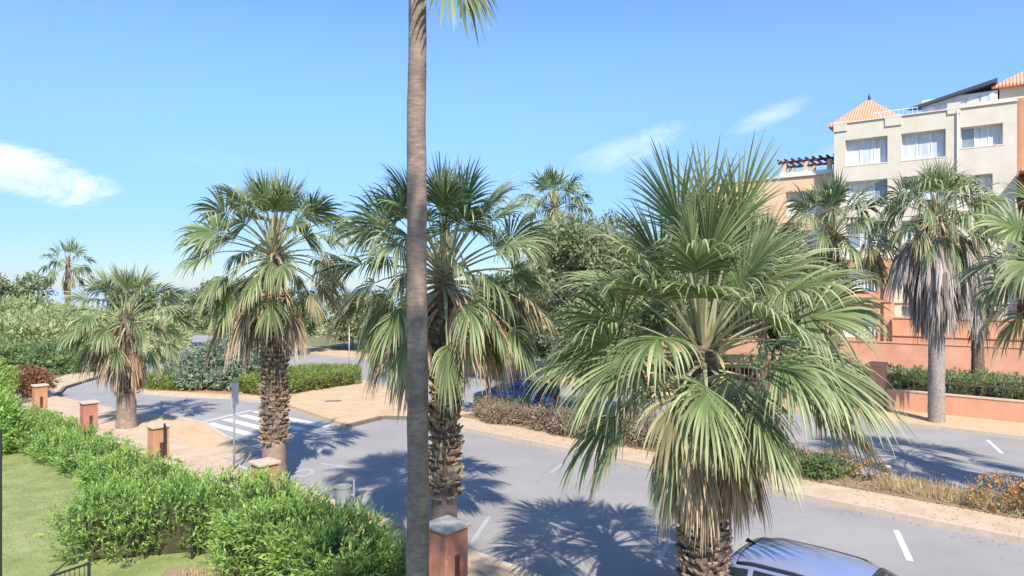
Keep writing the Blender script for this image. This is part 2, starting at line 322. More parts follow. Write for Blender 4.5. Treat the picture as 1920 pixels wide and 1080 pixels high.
def kerbstones(pts, m, parent_name='kerb', side=1, step=1.0, wdt=.16, z1=K+.012):
    """kerb as separate stones with joints; one structure piece each run"""
    P = [np.array(p, float) for p in pts]; mb = MB()
    for i in range(len(P)-1):
        L = np.linalg.norm(P[i+1]-P[i]); k = max(1, int(round(L/step))); d = (P[i+1]-P[i])/L; nr = np.array([-d[1], d[0]])*side
        for j in range(k):
            a = P[i]+d*(L*j/k+.008); b = P[i]+d*(L*(j+1)/k-.008); o_ = random.uniform(-.004,.004)
            q = [a-nr*.004, b-nr*.004, b+nr*wdt, a+nr*wdt]
            v = [(x[0], x[1], -.02) for x in q] + [(x[0], x[1], z1+o_) for x in q]
            f = [(4,5,6,7),(0,1,5,4),(1,2,6,5),(2,3,7,6),(3,0,4,7)]
            if side < 0: f = [g[::-1] for g in f]
            mb.add(v, f)
    return tag(mb.build(parent_name, m), kind='structure')
random.seed(3)
kerbstones(near_edge[:8], KERB, side=-1 if False else 1)
kerbstones(near_edge[7:], KERBD, side=1)
kerbstones(island_near[2:], KERB, side=1)
kerbstones(island_near[:3], KERBD, side=1)
kerbstones(island_far, KERB, side=1)
tag(slab('footpath', L2(W(18.42,24), W(18.42,-20.4), W(19.6,-20.4), W(19.6,24)), K, K+.006, PAVE), kind='structure')
tag(slab('planting_bed', L2(W(19.75,24), W(19.75,-20.9), W(21.32,-20.9), W(21.32,24)), K, K+.03, SOIL), kind='structure')
far_edge = L2(W(30.8,40), W(30.8,-70))
tag(slab('pavement', far_edge + L2(W(34,-70), W(34,40)), -.02, K, SAND), kind='structure')
kerbstones(far_edge, KERB, side=-1)
tag(slab('terrain', L2(W(34,-70), W(34,60), (140,40), (140,112), (-60,111)), -.02, K+.003, EARTH), kind='structure')

vp = near_edge[7:]; tag(strip('pavement', [tuple(p) for p in vp], 2.2, K-.05, K+.008, PAVE, side=1), kind='structure')
def paint(name, pts, m=PAINT, z=.004):
    return tag(link(name, mesh(name, [(p[0], p[1], z) for p in pts], [tuple(range(len(pts)))], m)), kind='structure')
def pline(name, a, b, wdt, m=PAINT, z=.004):
    a = np.array(a[:2]); b = np.array(b[:2]); d = (b-a)/np.linalg.norm(b-a); nr = np.array([-d[1], d[0]])*wdt/2
    q = [a-nr, b-nr, b+nr, a+nr]; return paint(name, q, m, z)
# zebra crossing of the side road
A = np.array([-11.45,30.5]); B = np.array([-7.1,26.8]); dd = (B-A)/np.linalg.norm(B-A); off = np.array([-.34,-.94])
paint('asphalt_patch', L2(W(12.6,-9.5), W(14.1,-9.4), W(14.0,-6.9), W(12.7,-7.0)), mat('asphalt_repair', (.26,.25,.24), col2=(.34,.33,.31), rough=.95, scale=25), z=.002)
paint('asphalt_patch', L2(W(24.0,-4.5), W(26.0,-4.4), W(25.9,2.0), W(24.1,1.8)), bpy.data.materials['asphalt_repair'], z=.002)
for k in range(6):
    a = A + off*(.95*k) + dd*(.1 if k else 0) + dd*(.30*k if k > 3 else 0); b = a + dd*(5.4 - .72*k)
    pline('crossing_stripe', a, b, .42)
pline('give_way_line', A-dd*.35, A-dd*.35+off*4.0, .16)
# parking bay marks
pline('bay_line', (8.72,15.5), (8.02,13.75), .13); pline('bay_line', (17.2,24.7), (16.3,22.7), .12)
for a, b in [((-1.6,20.0),(-1.15,21.0)), ((3.4,12.6+2.2),(2.9,13.6)), ((1.15,20.3),(1.6,21.4)), ((-.9,14.6),(-.55,16.4)), ((22,18.6),(21.1,16.6))]:
    pline('bay_line', a, b, .10, PAINTW)
def ring_mark(cx, cy, r0, r1, a0=0, a1=360):
    n = 20; v = []; f = []
    for i in range(n+1):
        t = math.radians(a0+(a1-a0)*i/n); v += [(cx+r0*math.cos(t), cy+r0*math.sin(t)*1.5, .004), (cx+r1*math.cos(t), cy+r1*math.sin(t)*1.5, .004)]
        if i: f.append((2*i-2, 2*i-1, 2*i+1, 2*i))
    tag(link('painted_symbol', mesh('painted_symbol', v, f, PAINTW)), kind='structure')
ring_mark(-6.2,20.3, .19, .30); pline('painted_symbol', (-6.0,21.4), (-5.0,20.9), .12, PAINTW)
pline('edge_line', (-6.2,38.6), (-3.6,36.2), .14)

# ------------------------------------------------------------------ foliage
rs = np.random.RandomState(11)
def leaves(P, D, L, Wd, rnd=.6, fold=.15):
    """P base points (k,3), D directions (k,3): diamond leaves"""
    k = len(P); d = D + rs.normal(0, rnd, (k,3)); d /= np.linalg.norm(d, axis=1)[:,None]+1e-9
    a = rs.normal(0, 1, (k,3)); s = np.cross(d, a); s /= np.linalg.norm(s, axis=1)[:,None]+1e-9; up = np.cross(s, d)
    Ls = L*rs.uniform(.65,1.3,(k,1)); Ws = Wd*rs.uniform(.7,1.25,(k,1))
    mid = P + d*Ls*.45 + up*Ls*fold*.3
    V = np.stack([P, mid + s*Ws/2, P + d*Ls, mid - s*Ws/2], axis=1); return V
def wob(P, f=1.0, seed=0.0):
    return (np.sin(P[:,0]*2.1*f+seed)*np.cos(P[:,1]*1.7*f+seed*2)+.6*np.sin(P[:,0]*4.3*f-P[:,2]*3.1*f+seed)+.5*np.cos(P[:,1]*5.2*f+P[:,2]*2.7*f)+.4*np.sin((P[:,0]+P[:,1])*8.9*f))/2.5
def shoots(P, Nn, L, Wd, per=7, shoot=.22, up=.45):
    """each point grows a shoot set with leaves"""
    k = len(P); d = Nn + np.array([0,0,up]) + rs.normal(0,.35,(k,3)); d /= np.linalg.norm(d, axis=1)[:,None]
    out_ = []
    for j in range(per):
        t = j/max(1, per-1); b = P + d*shoot*(t-.35)*rs.uniform(.7,1.3,(k,1))
        out_.append(leaves(b, d*1.0, L*(1-.25*t), Wd, rnd=.62-.3*t))
    return np.concatenate(out_)
def poly_sample(poly, k):
    poly = np.array(poly); lo = poly.min(0); hi = poly.max(0); res = []
    while sum(len(r) for r in res) < k:
        p = rs.uniform(lo, hi, (k*2, 2)); inside = np.zeros(len(p), bool); j = len(poly)-1
        for i in range(len(poly)):
            xi, yi = poly[i]; xj, yj = poly[j]
            c = ((yi > p[:,1]) != (yj > p[:,1])) & (p[:,0] < (xj-xi)*(p[:,1]-yi)/(yj-yi+1e-12)+xi); inside ^= c; j = i
        res.append(p[inside])
    return np.concatenate(res)[:k]
def ring_of(path, half):
    P = [np.array(p[:2], float) for p in path]; a = []; b = []
    for i, p in enumerate(P):
        d = P[min(i+1, len(P)-1)] - P[max(i-1, 0)]; d /= np.linalg.norm(d); nr = np.array([-d[1], d[0]])
        hw = half[i] if isinstance(half, (list, tuple)) else half
        a.append(p+nr*hw); b.append(p-nr*hw)
    return [tuple(q) for q in a + b[::-1]]
def hedge(name, poly, h, m, label, cat='hedge', dens=90, leaf=(.10,.032), rough=.22, z0=K, core=True, per=7, shoot=.22, group=None, seed=0., twig=TWIG):
    root = empty(name, (poly[0][0], poly[0][1], z0)); tag(root, label, cat, group)
    pl = np.array(poly); cen = pl.mean(0); n = len(pl)
    area = .5*abs(sum(pl[i][0]*pl[(i+1)%n][1]-pl[(i+1)%n][0]*pl[i][1] for i in range(n)))
    ccw = sum(pl[i][0]*pl[(i+1)%n][1]-pl[(i+1)%n][0]*pl[i][1] for i in range(n)) > 0
    k = int(area*dens); xy = poly_sample(poly, k)
    # distance to the outline rounds the shoulders
    dist = np.full(k, 9.9)
    for i in range(n):
        a = pl[i]; b = pl[(i+1)%n]; t = np.clip(((xy-a)@(b-a))/((b-a)@(b-a)+1e-9), 0, 1); dist = np.minimum(dist, np.linalg.norm(xy-(a+t[:,None]*(b-a)), axis=1))
    z = h*(1-.34*np.exp(-dist/.25)); P = np.column_stack([xy, z]); P[:,2] += rough*wob(P, 1, seed) + rough*.7*np.sin(xy[:,0]*3.3+seed)*np.sin(xy[:,1]*2.9+seed)
    Nn = np.tile([0,0,1.0], (k,1)); Ps = [P]; Ns = [Nn]
    for i in range(n):
        a = pl[i]; b = pl[(i+1)%n]; L = np.linalg.norm(b-a)
        if L < .05: continue
        d = (b-a)/L; nr = np.array([d[1], -d[0]])*(1 if ccw else -1)
        kk = int(L*h*dens*1.15); t = rs.uniform(0,L,kk); zz = rs.uniform(.05,1,kk)**.8*h
        q = a + t[:,None]*d; P2 = np.column_stack([q, zz]); dsp = rough*1.2*wob(P2, 1, seed+1) + rough*.6*np.sin(t*3.0+seed) - .25*np.clip(zz/h-.75,0,1)
        P2[:,:2] += nr*dsp[:,None]; Ps.append(P2); Ns.append(np.tile([nr[0],nr[1],.25],(kk,1)))
    P = np.concatenate(Ps); Nn = np.concatenate(Ns)
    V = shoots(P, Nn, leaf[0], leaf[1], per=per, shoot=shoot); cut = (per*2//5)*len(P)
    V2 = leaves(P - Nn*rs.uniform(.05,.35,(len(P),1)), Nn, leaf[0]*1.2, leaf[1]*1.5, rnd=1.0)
    old = np.concatenate([V[:cut], V2]) if m is HEDGE else V2; V = V[cut:] if m is HEDGE else V  # in bright hedges the inner and lower leaves take the shade-darkened colour
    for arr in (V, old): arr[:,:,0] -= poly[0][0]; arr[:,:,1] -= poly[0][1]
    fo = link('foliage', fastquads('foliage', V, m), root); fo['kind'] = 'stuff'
    fo = link('inner_foliage', fastquads('inner_foliage', old, HEDGE_SHADE if m is HEDGE else m), root); fo['kind'] = 'stuff'
    if core:
        sc = []
        for i in range(n):
            p = pl[i]; a = pl[i-1]; b = pl[(i+1)%n]
            d1 = (p-a)/(np.linalg.norm(p-a)+1e-9); d2 = (b-p)/(np.linalg.norm(b-p)+1e-9)
            n1 = np.array([-d1[1], d1[0]]); n2 = np.array([-d2[1], d2[0]]); nn_ = (n1+n2); nn_ /= np.linalg.norm(nn_)+1e-9
            sc.append(p + nn_*(.34 if ccw else -.34))
        c = slab('twigs', [(q[0]-poly[0][0], q[1]-poly[0][1]) for q in sc], .02, max(.1, h-.42), twig); c.parent = root
    return root
def blob_pts(c, r, k, seed=0., amp=.18, zmin=None):
    d = rs.normal(0,1,(k,3)); d /= np.linalg.norm(d,axis=1)[:,None]
    r = np.array(r); s = 1+amp*wob(d*2.2+seed, 1, seed); P = np.array(c)+d*r*s[:,None]*rs.uniform(.86,1.04,(k,1))
    Nn = d/r; Nn /= np.linalg.norm(Nn,axis=1)[:,None]
    if zmin is not None: P[:,2] = np.maximum(P[:,2], zmin)
    return P, Nn
def crown(blobs, dens, leaf, m, root, per=5, shoot=.25, up=.2, seed=0., inner=True, amp=.2, name='crown', zmin=None):
    V = []
    for i, (c, r) in enumerate(blobs):
        area = 4*math.pi*((r[0]*r[1]+r[0]*r[2]+r[1]*r[2])/3); k = int(area*dens)
        P, Nn = blob_pts(c, r, k, seed+i*1.7, amp, zmin); V.append(shoots(P, Nn, leaf[0], leaf[1], per=per, shoot=shoot, up=up))
        if inner:
            P, Nn = blob_pts(c, [q*.78 for q in r], int(k*.9), seed+i, amp, zmin); V.append(leaves(P, Nn, leaf[0]*1.7, leaf[1]*2.6, rnd=1.2))
    o = link(name, fastquads(name, np.concatenate(V), m), root); o['kind'] = 'stuff'; return o
def shrub(name, loc, blobs, m, label, dens=60, leaf=(.11,.04), cat='shrub', group=None, per=5, shoot=.2, seed=0., flowers=None, fm=ORANGE, fdens=25, up=.3):
    r = empty(name, (loc[0], loc[1], K)); tag(r, label, cat, group)
    crown(blobs, dens, leaf, m, r, per=per, shoot=shoot, seed=seed, up=up, name='foliage', zmin=.03)
    st = MB()
    for i, (c, rr) in enumerate(blobs[:6]):
        for j in range(3):
            a = random.uniform(0,6.28); st.tube([(c[0]*.7, c[1]*.7, 0), (c[0]+.2*rr[0]*math.cos(a), c[1]+.2*rr[1]*math.sin(a), c[2]*.6), (c[0]+.6*rr[0]*math.cos(a), c[1]+.6*rr[1]*math.sin(a), c[2]+.3*rr[2])], [.03,.02,.008], 5)
    st.build('stem', WOOD, r)
    if flowers:
        V = []
        for i, (c, rr) in enumerate(flowers):
            k = int(fdens*12*rr[0]*rr[1]); P, Nn = blob_pts(c, [q*1.06 for q in rr], k, seed, .15, .05); P = P[Nn[:,2] > -.1]; Nn = Nn[Nn[:,2] > -.1]
            for _ in range(3): V.append(leaves(P, Nn, .05, .045, rnd=1.0))
        f = link('flowers', fastquads('flowers', np.concatenate(V), fm), r); f['kind'] = 'stuff'
    return r
def tree(name, loc, h, R, m, label, nb=16, dens=26, leaf=(.16,.07), trunk_r=.12, trunk_h=None, flat=.7, group='trees', seed=1, per=4, z0=K, zlow=.35, wood=WOOD, cat='tree'):
    rd = random.Random(seed); r = empty(name, (loc[0], loc[1], z0)); tag(r, label, cat, group)
    th = trunk_h or h*.45; blobs = []; limbs = MB()
    limbs.tube([(0,0,-.1), (.03*R,.0,th*.5), (0,.04*R,th), (.05*R,0,h*.72)], [trunk_r*1.25, trunk_r, trunk_r*.85, trunk_r*.3], 8)
    for i in range(nb):
        a = i*2.4+rd.uniform(-.3,.3); q = math.sqrt((i+.5)/nb)*.74; zt = rd.random()
        cz = h*(zlow + (1-zlow)*(.18+.64*zt)); rr = R*rd.uniform(.27,.42); lim = math.sin(math.pi*min(1,max(.12,(cz/h-zlow)/(1-zlow))))**.45
        c = (R*q*math.cos(a)*lim, R*q*math.sin(a)*lim, min(cz, h-rr*flat)); blobs.append((c, (rr, rr, rr*flat)))
        limbs.tube([(0,0,th*rd.uniform(.6,1)), (c[0]*.5, c[1]*.5, (th+c[2])*.5+.05*h), c], [trunk_r*.5, trunk_r*.3, trunk_r*.1], 5)
    limbs.build('trunk', wood, r, smooth=True)
    crown(blobs, dens, leaf, m, r, per=per, shoot=leaf[0]*1.6, seed=seed, amp=.3)
    return r

# ------------------------------------------------------------------ fan palms
ZV = np.array([0,0,-1.0])
def frond_geo(az, elev, pet, r, bend=30, roll=0, nseg=38, spread=108, droop=.5, rng=None, stn=7, contract=1.0):
    """returns (blade verts, faces, uv), (petiole verts, faces); origin at the heart of the crown"""
    rng = rng or random; az = math.radians(az); hx = np.array([math.cos(az), math.sin(az), 0.0]); S0 = np.array([-math.sin(az), math.cos(az), 0.0])
    p = hx*.10; pts = [p]; k = 7
    e = math.radians(elev); D = None
    for i in range(k):
        ee = e - math.radians(bend)*((i+1)/k)**1.3; D = hx*math.cos(ee)+np.array([0,0,math.sin(ee)]); p = p + D*pet/k; pts.append(p)
    pv = []; pf = []
    for i, q in enumerate(pts):
        d = pts[min(i+1,k)]-pts[max(i-1,0)]; d = d/np.linalg.norm(d); nrm = np.cross(d, S0); wd = .05-.032*i/k
        for (a, b) in ((1,0),(0,.45),(-1,0),(0,-.7)): pv.append(q+S0*wd*a*.9+nrm*wd*b)
        if i:
            for j in range(4): pf.append((4*i-4+j, 4*i-4+(j+1)%4, 4*i+(j+1)%4, 4*i+j))
    pf.append((4*k, 4*k+1, 4*k+2, 4*k+3))
    H = pts[-1]; rl = math.radians(roll); S = S0*math.cos(rl)+np.cross(D, S0)*math.sin(rl); Nv = np.cross(S, D); 
    if Nv[2] < 0 and abs(roll) < 80: Nv = -Nv
    th = np.radians(np.linspace(-spread, spread, nseg)*contract + np.array([rng.gauss(0,2.0) for _ in range(nseg)]))
    fr = np.abs(th)/(math.radians(spread)*contract)
    L = r*(1-.38*fr**2)*np.array([rng.uniform(.82,1.06) if rng.random() > .07 else rng.uniform(.35,.7) for _ in range(nseg)])
    costa = r*.26; anchor = H + D*(costa*(1-fr))[:,None]*.95 + ZV*(costa*.10*(1-fr))[:,None]
    d = np.cos(th)[:,None]*D + np.sin(th)[:,None]*S + Nv*(.22*fr)[:,None]
    # the costa arches so the middle of the blade tips down
    d += ZV*.12*(1-fr)[:,None]; d /= np.linalg.norm(d,axis=1)[:,None]
    cr = -np.sin(th)[:,None]*D + np.cos(th)[:,None]*S; nn_ = np.cross(d, cr); nn_ /= np.linalg.norm(nn_,axis=1)[:,None]
    T = [0,.22,.42,.56,.70,.85,1.0] if stn == 7 else [0,.4,.7,1.0]
    dth = math.radians(2*spread*contract/nseg); pos = anchor.copy(); v = d.copy(); V = []; uv = []
    dr = droop*np.array([rng.uniform(.6,1.5) for _ in range(nseg)]); rv = np.array([rng.random() for _ in range(nseg)])
    for i, t in enumerate(T):
        if i:
            dt = t-T[i-1]
            g = dr*(.15 if t < .5 else 1.9*(t-.38))*dt/.15
            hz = np.sqrt(np.clip(1-v[:,2]**2, .05, 1)); v = v + ZV*(g*hz)[:,None]; v /= np.linalg.norm(v,axis=1)[:,None]; pos = pos + v*(L*dt)[:,None]
        wdt = L*min(t,.46)*dth*.56 + .006
        if t > .46: wdt = wdt*max(0, (1-(t-.46)/.54))**.9 + .0025
        pl = .55*wdt
        a = pos - cr*wdt[:,None]; b = pos + nn_*pl[:,None]; c = pos + cr*wdt[:,None]
        V += [a, b, c]; uv += [np.column_stack([np.full(nseg,t), rv])]*3
    V = np.stack(V, axis=1); UVs = np.stack(uv, axis=1); m = len(T)*3; F = []
    for s in range(nseg):
        b0 = s*m
        for i in range(len(T)-1):
            x = b0+i*3; F += [(x, x+1, x+4, x+3), (x+1, x+2, x+5, x+4)]
    return (V.reshape(-1,3), F, UVs.reshape(-1,2)), (np.array(pv), pf)
def add_frond(root, m, pm, z, **kw):
    (v, f, uv), (pv, pf) = frond_geo(**kw); v = v + np.array([0,0,z]); pv = pv + np.array([0,0,z])
    n = len(v)
    me = mesh('frond', np.concatenate([v, pv]), f + [tuple(i+n for i in q) for q in pf], [m, pm], uv=np.concatenate([uv, np.full((len(pv),2),.5)]))
    me.polygons.foreach_set('material_index', [0]*len(f)+[1]*len(pf))
    return me
def boot_mesh():
    mb = MB()
    for sgn in (-1, 1):
        x0, x1 = sorted((0, sgn*.085)); xt0, xt1 = sorted((sgn*.018, sgn*.105))
        mb.add([(x0*.7,-.02,-.08),(x1*.7,-.02,-.08),(x1*.7,.03,-.08),(x0*.7,.03,-.08),(x0,.035,.05),(x1,.03,.05),(x1,.085,.05),(x0,.095,.05),(xt0,.085,.16),(xt1,.07,.15),(xt1,.10,.15),(xt0,.12,.16)],
               [(0,3,2,1),(0,1,5,4),(1,2,6,5),(2,3,7,6),(3,0,4,7),(4,5,9,8),(5,6,10,9),(6,7,11,10),(7,4,8,11),(8,9,10,11)])
    return mesh('leaf_base', mb.v, mb.f, BOOT)
BOOTS = [boot_mesh()]
def trunk_part(root, zs, name, m, n=18, seed=0, amp=.04, lean=(0,0), H=1.0):
    """zs: list of (z, radius)"""
    v = []; f = []; rd = random.Random(seed); zz = []
    for i in range(len(zs)-1):
        (a, ra), (b, rb) = zs[i], zs[i+1]; k = max(1, int(abs(b-a)/.12))
        for j in range(k): zz.append((a+(b-a)*j/k, ra+(rb-ra)*j/k))
    zz.append(zs[-1])
    for i, (z, r) in enumerate(zz):
        rj = 1+rd.uniform(-amp, amp)
        for t in range(n):
            a = t*2*math.pi/n; q = r*rj*(1+amp*.6*math.sin(3*a+z*2.2+seed)+rd.uniform(-amp,amp)*.5)
            v.append((q*math.cos(a)+(.009*math.sin(z*.75+seed)+.004*math.sin(z*3.1) if amp < .03 else 0)+lean[0]*z/H, q*math.sin(a)+lean[1]*z/H, z))
        if i:
            for t in range(n): f.append(((i-1)*n+t, (i-1)*n+(t+1)%n, i*n+(t+1)%n, i*n+t))
    k = len(zz)-1; f.append(tuple(k*n+t for t in range(n)))
    return link(name, mesh(name, v, f, m, smooth=True), root)
def palm(loc, H, label, seed, nf=40, pet=1.45, blade=1.2, r0=.36, r1=.30, boots=None, smooth_top=None, dead=(), young=88, old=-30, nseg=38, stn=7,
         name='fan_palm', group='fan palms', deadmat=None, z0=K-.02, extra=(), petb=24, droop=.5, heart=.5, sc=1.0, ringed=False, lean=(0,0), spread=94, ygreen=.28, tm=None):
    rd = random.Random(seed); root = empty(name, (loc[0], loc[1], z0)); tag(root, label, 'palm tree', group)
    deadmat = deadmat or FROND_D
    st = smooth_top if smooth_top is not None else .0
    if ringed: trunk_part(root, [(-.1, r0*1.35), (.5, r0*1.08), (1.2, r0), (3.0, r0*.90), (5.4, r0*.86), (7.5, r0*.80), (H, r1)], 'trunk', RING, seed=seed, amp=.022, lean=lean, H=H, n=24)
    else:
        if st > 0: trunk_part(root, [(-.1, r0*1.22), (.25, r0*1.08), (st, r0*.98)], 'trunk_foot', SMOOTHB, seed=seed, amp=.035)
        trunk_part(root, [(max(st-.02, -.1), r0*.98), (H*.85, r1), (H+.05, r1*.75)], 'trunk', tm or BARK, seed=seed+1, amp=.05)
    if boots:
        zb, zt, step, nr = boots; row = 0; z = zb
        while z < zt:
            rr = r0+(r1-r0)*(z/H)
            for i in range(nr):
                a = (i+.5*(row % 2)+rd.uniform(-.12,.12))*2*math.pi/nr; s = rd.uniform(.65,1.0)*sc
                if rd.random() < .07: continue
                b = link('leaf_base', BOOTS[0], root); b.location = ((rr-.02)*math.cos(a), (rr-.02)*math.sin(a), z+rd.uniform(-.03,.03))
                b.rotation_euler = (rd.uniform(-.75,.05), rd.uniform(-.25,.25), a-math.pi/2); b.scale = (s, s*rd.uniform(1.0,1.8), s*rd.uniform(.8,1.15))
            z += step; row += 1
    # heart of unopened leaves and fibre
    hm = MB()
    for i in range(16):
        a = rd.uniform(0,6.28); t = rd.uniform(.02,.12); hm.tube([(t*math.cos(a), t*math.sin(a), H-.15), (1.6*t*math.cos(a), 1.6*t*math.sin(a), H+heart*.5), (2.4*t*math.cos(a), 2.4*t*math.sin(a), H+heart*rd.uniform(.9,1.8))], [.05,.035,.008], 5)
    if not ringed or True: hm.build('heart', PETIOLE, root)
    lz = lambda i: H + .12 - .55*(i/nf)
    for i in range(nf):
        t = (i+.5)/nf; az = i*137.508+rd.uniform(-12,12)+seed*33; el = young+(old-young)*t**1.05+rd.uniform(-6,6)
        yel = t > .62
        me = add_frond(root, FROND_Y if (yel and rd.random() < ygreen) else FROND, PETIOLE, lz(i), az=az, elev=el, pet=pet*rd.uniform(.82,1.1)*(.75+.35*min(1, t*3)), r=blade*rd.uniform(.88,1.1)*(.9+.12*min(1,t*3)),
                       bend=(4 if t < .1 else 8 + petb*min(1,t*1.6))*rd.uniform(.6,1.3), roll=rd.uniform(-65,65), nseg=nseg, spread=spread*rd.uniform(.8,1.08)*(.5+.5*min(1,t*3))*(1 if t < .55 else .85), droop=droop*(.25+min(1.2, t*1.9)+max(0,t-.55)*1.5)*rd.uniform(.7,1.3), rng=rd, stn=stn)
        link('frond', me, root).location = (lean[0], lean[1], 0)
    for kw in extra:
        kw = dict(kw); zz = kw.pop('z', H); mt = kw.pop('m', FROND)
        link('frond', add_frond(root, mt, PETIOLE, zz, rng=rd, nseg=nseg+8, stn=stn, **kw), root)
    # hanging dead fronds
    for (a0, a1, k, ztop, length, elv) in dead:
        for i in range(k):
            az = rd.uniform(a0, a1); e = elv+rd.uniform(-14,10)
            me = add_frond(root, deadmat, PETIOLE_D, ztop-rd.uniform(0,.35), az=az, elev=e, pet=length*rd.uniform(.35,.55), r=length*rd.uniform(.5,.72), bend=rd.uniform(20,50) if e > -60 else 8, roll=rd.uniform(-50,50),
                           nseg=max(14, int(nseg*.7)), spread=80, contract=rd.uniform(.25,.6), droop=1.3, rng=rd, stn=stn)
            link('dead_frond', me, root).location = (lean[0], lean[1], 0)
    return root
# row along the near pavement
palm((2.89,10.33), 4.55, 'closest fan palm, wide green crown right of centre beside the silver car', 5, nf=56, droop=.36, pet=1.34, blade=1.12, r0=.285, r1=.26, boots=(.30,4.0,.105,13), smooth_top=.35, old=-18, nseg=44,
     dead=[(-180,180,14,4.2,1.7,-62), (-75,15,16,4.2,1.9,-50), (175,265,11,4.15,1.8,-54), (-140,-50,8,4.0,1.6,-70)], sc=.88, petb=18, ygreen=.12,
     extra=[dict(az=-95, elev=84, pet=1.4, r=1.2, bend=5, roll=0, spread=85, droop=.12, z=4.75), dict(az=-60, elev=76, pet=1.6, r=1.2, bend=8, roll=-10, spread=60, droop=.12, z=4.7),
            dict(az=-130, elev=72, pet=1.6, r=1.2, bend=8, roll=10, spread=60, droop=.15, z=4.7),
            dict(az=-85, elev=20, pet=.85, r=1.35, bend=75, roll=0, spread=75, droop=.5, z=4.45), dict(az=-40, elev=30, pet=1.0, r=1.75, bend=45, roll=10, spread=95, droop=.35, z=4.5),
            dict(az=-150, elev=25, pet=1.2, r=1.4, bend=45, roll=-15, spread=100, droop=.5, z=4.5), dict(az=-110, elev=50, pet=1.1, r=1.0, bend=25, roll=0, spread=110, droop=.3, z=4.6),
            dict(az=-65, elev=10, pet=.9, r=1.3, bend=65, roll=0, spread=70, droop=.6, z=4.4, m=FROND_Y)])
palm((-1.40,14.15), 5.8, 'fan palm directly behind the tall slender trunk, browning skirt on its right', 9, nf=66, pet=1.4, blade=1.03, r0=.27, r1=.24, sc=.85, boots=(1.15,4.9,.125,11), smooth_top=1.2, nseg=34,
     dead=[(-70,50,22,5.5,2.0,-14), (130,240,18,5.4,2.1,-24), (-180,180,14,5.2,1.5,-66)])
palm((-6.56,18.86), 6.5, 'fan palm behind the orange pillar, dead fronds hanging left of its trunk', 14, nf=62, pet=1.32, blade=.98, r0=.31, r1=.26, sc=.85, boots=(1.2,5.3,.125,12), smooth_top=1.25, nseg=30,
     dead=[(150,240,14,6.1,2.4,-36), (-40,40,9,5.8,1.9,-48), (-180,180,18,5.8,1.5,-72)])
palm((-14.9,26.4), 4.3, 'shortest fan palm, far left of the row, brown skirt over a stubby trunk', 21, nf=44, pet=1.3, blade=.98, r0=.33, ygreen=.15, r1=.32, sc=.85, boots=(1.35,2.6,.12,12), smooth_top=1.4, nseg=24,
     dead=[(-180,180,40,3.75,1.8,-68), (-180,180,16,3.8,1.9,-48), (150,220,6,4.0,2.2,-18)])
# tall slender palm in the garden
palm((-1.29,9.3), 11.4, 'tall slender palm with bare ringed grey trunk rising out of the top of the picture', 31, nf=34, pet=1.2, blade=1.0, r0=.162, r1=.108, nseg=26, ringed=True, name='slender_palm', group=None,
     extra=[dict(az=-25, elev=-30, pet=.62, r=1.1, bend=45, roll=45, spread=75, droop=.35, z=10.45), dict(az=20, elev=-20, pet=.7, r=1.05, bend=50, roll=60, spread=70, droop=.35, z=10.5)], old=8, petb=10)
palm((.76,-.7), 14.5, 'added unseen slender palm behind the balcony, its full dry petticoat shading the tall trunk', 33, nf=30, pet=1.1, blade=1.1, r0=.20, r1=.18, nseg=16, stn=4, ringed=True, name='slender_palm', group=None,  # unseen palm added so its petticoat shades the slender trunk
     dead=[(-180,180,22,z_,1.5,-82) for z_ in (14.3,13.7,13.0,12.3,11.8,11.3)], old=-30)
# right edge, far pavement, background
palm((14.0,16.6), 6.0, 'fan palm at the right edge with only its left fronds in view', 41, nf=40, pet=1.5, blade=1.25, r0=.34, r1=.31, boots=(1.0,4.9,.15,11), smooth_top=1.1, nseg=28, dead=[(-180,180,16,5.6,2.2,-50)])
palm((17.1,27.5), 8.35, 'fan palm with a long grey skirt of dead fronds before the hedge', 47, nf=62, pet=1.2, blade=1.3, r0=.32, r1=.26, nseg=22, old=-62, droop=1.0, ygreen=.5, tm=GBARK, deadmat=FROND_G, stn=4,
     dead=[(-180,180,50,8.4,3.1,-34), (-180,180,50,7.8,3.0,-50), (-180,180,44,7.0,2.8,-63), (-180,180,30,6.3,2.4,-75)])
palm((23.6,34.6), 7.0, 'fan palm beyond the clipped hedge, its skirt half behind the skirted palm', 49, nf=24, pet=1.1, blade=1.1, r0=.30, r1=.26, nseg=16, old=-50, deadmat=FROND_G, stn=4, dead=[(-180,180,24,6.3,2.4,-72), (-180,180,14,5.0,2.2,-80)])
palm((14.2,30.1), 7.9, 'fan palm seen through the closest palm, in front of the orange ground floor', 51, nf=56, ygreen=.4, pet=1.4, blade=1.3, r0=.24, r1=.20, nseg=20, stn=4, dead=[(-180,180,10,7.6,1.8,-55)])
palm((11.6,31.6), 6.6, 'slim fan palm left of the building, crown behind the closest palm', 53, nf=50, ygreen=.4, pet=1.4, blade=1.3, r0=.22, r1=.19, nseg=20, stn=4, dead=[(-180,180,10,6.3,1.8,-55)])
palm((2.1,33.5), 9.5, 'distant fan palm with upright crown above the dark trees in the middle', 57, nf=38, pet=1.0, blade=1.05, r0=.26, r1=.22, nseg=16, stn=4, old=-30, deadmat=FROND_G, dead=[(-180,180,34,9.3,2.3,-40), (-180,180,30,8.6,2.2,-60), (-180,180,24,7.6,2.2,-75)])
palm((-40.0,61.5), 7.6, 'distant fan palm at the far left against the pale sky', 61, nf=22, pet=1.3, blade=1.25, r0=.25, r1=.22, nseg=12, stn=4, dead=[(-180,180,8,7.2,1.8,-60)])

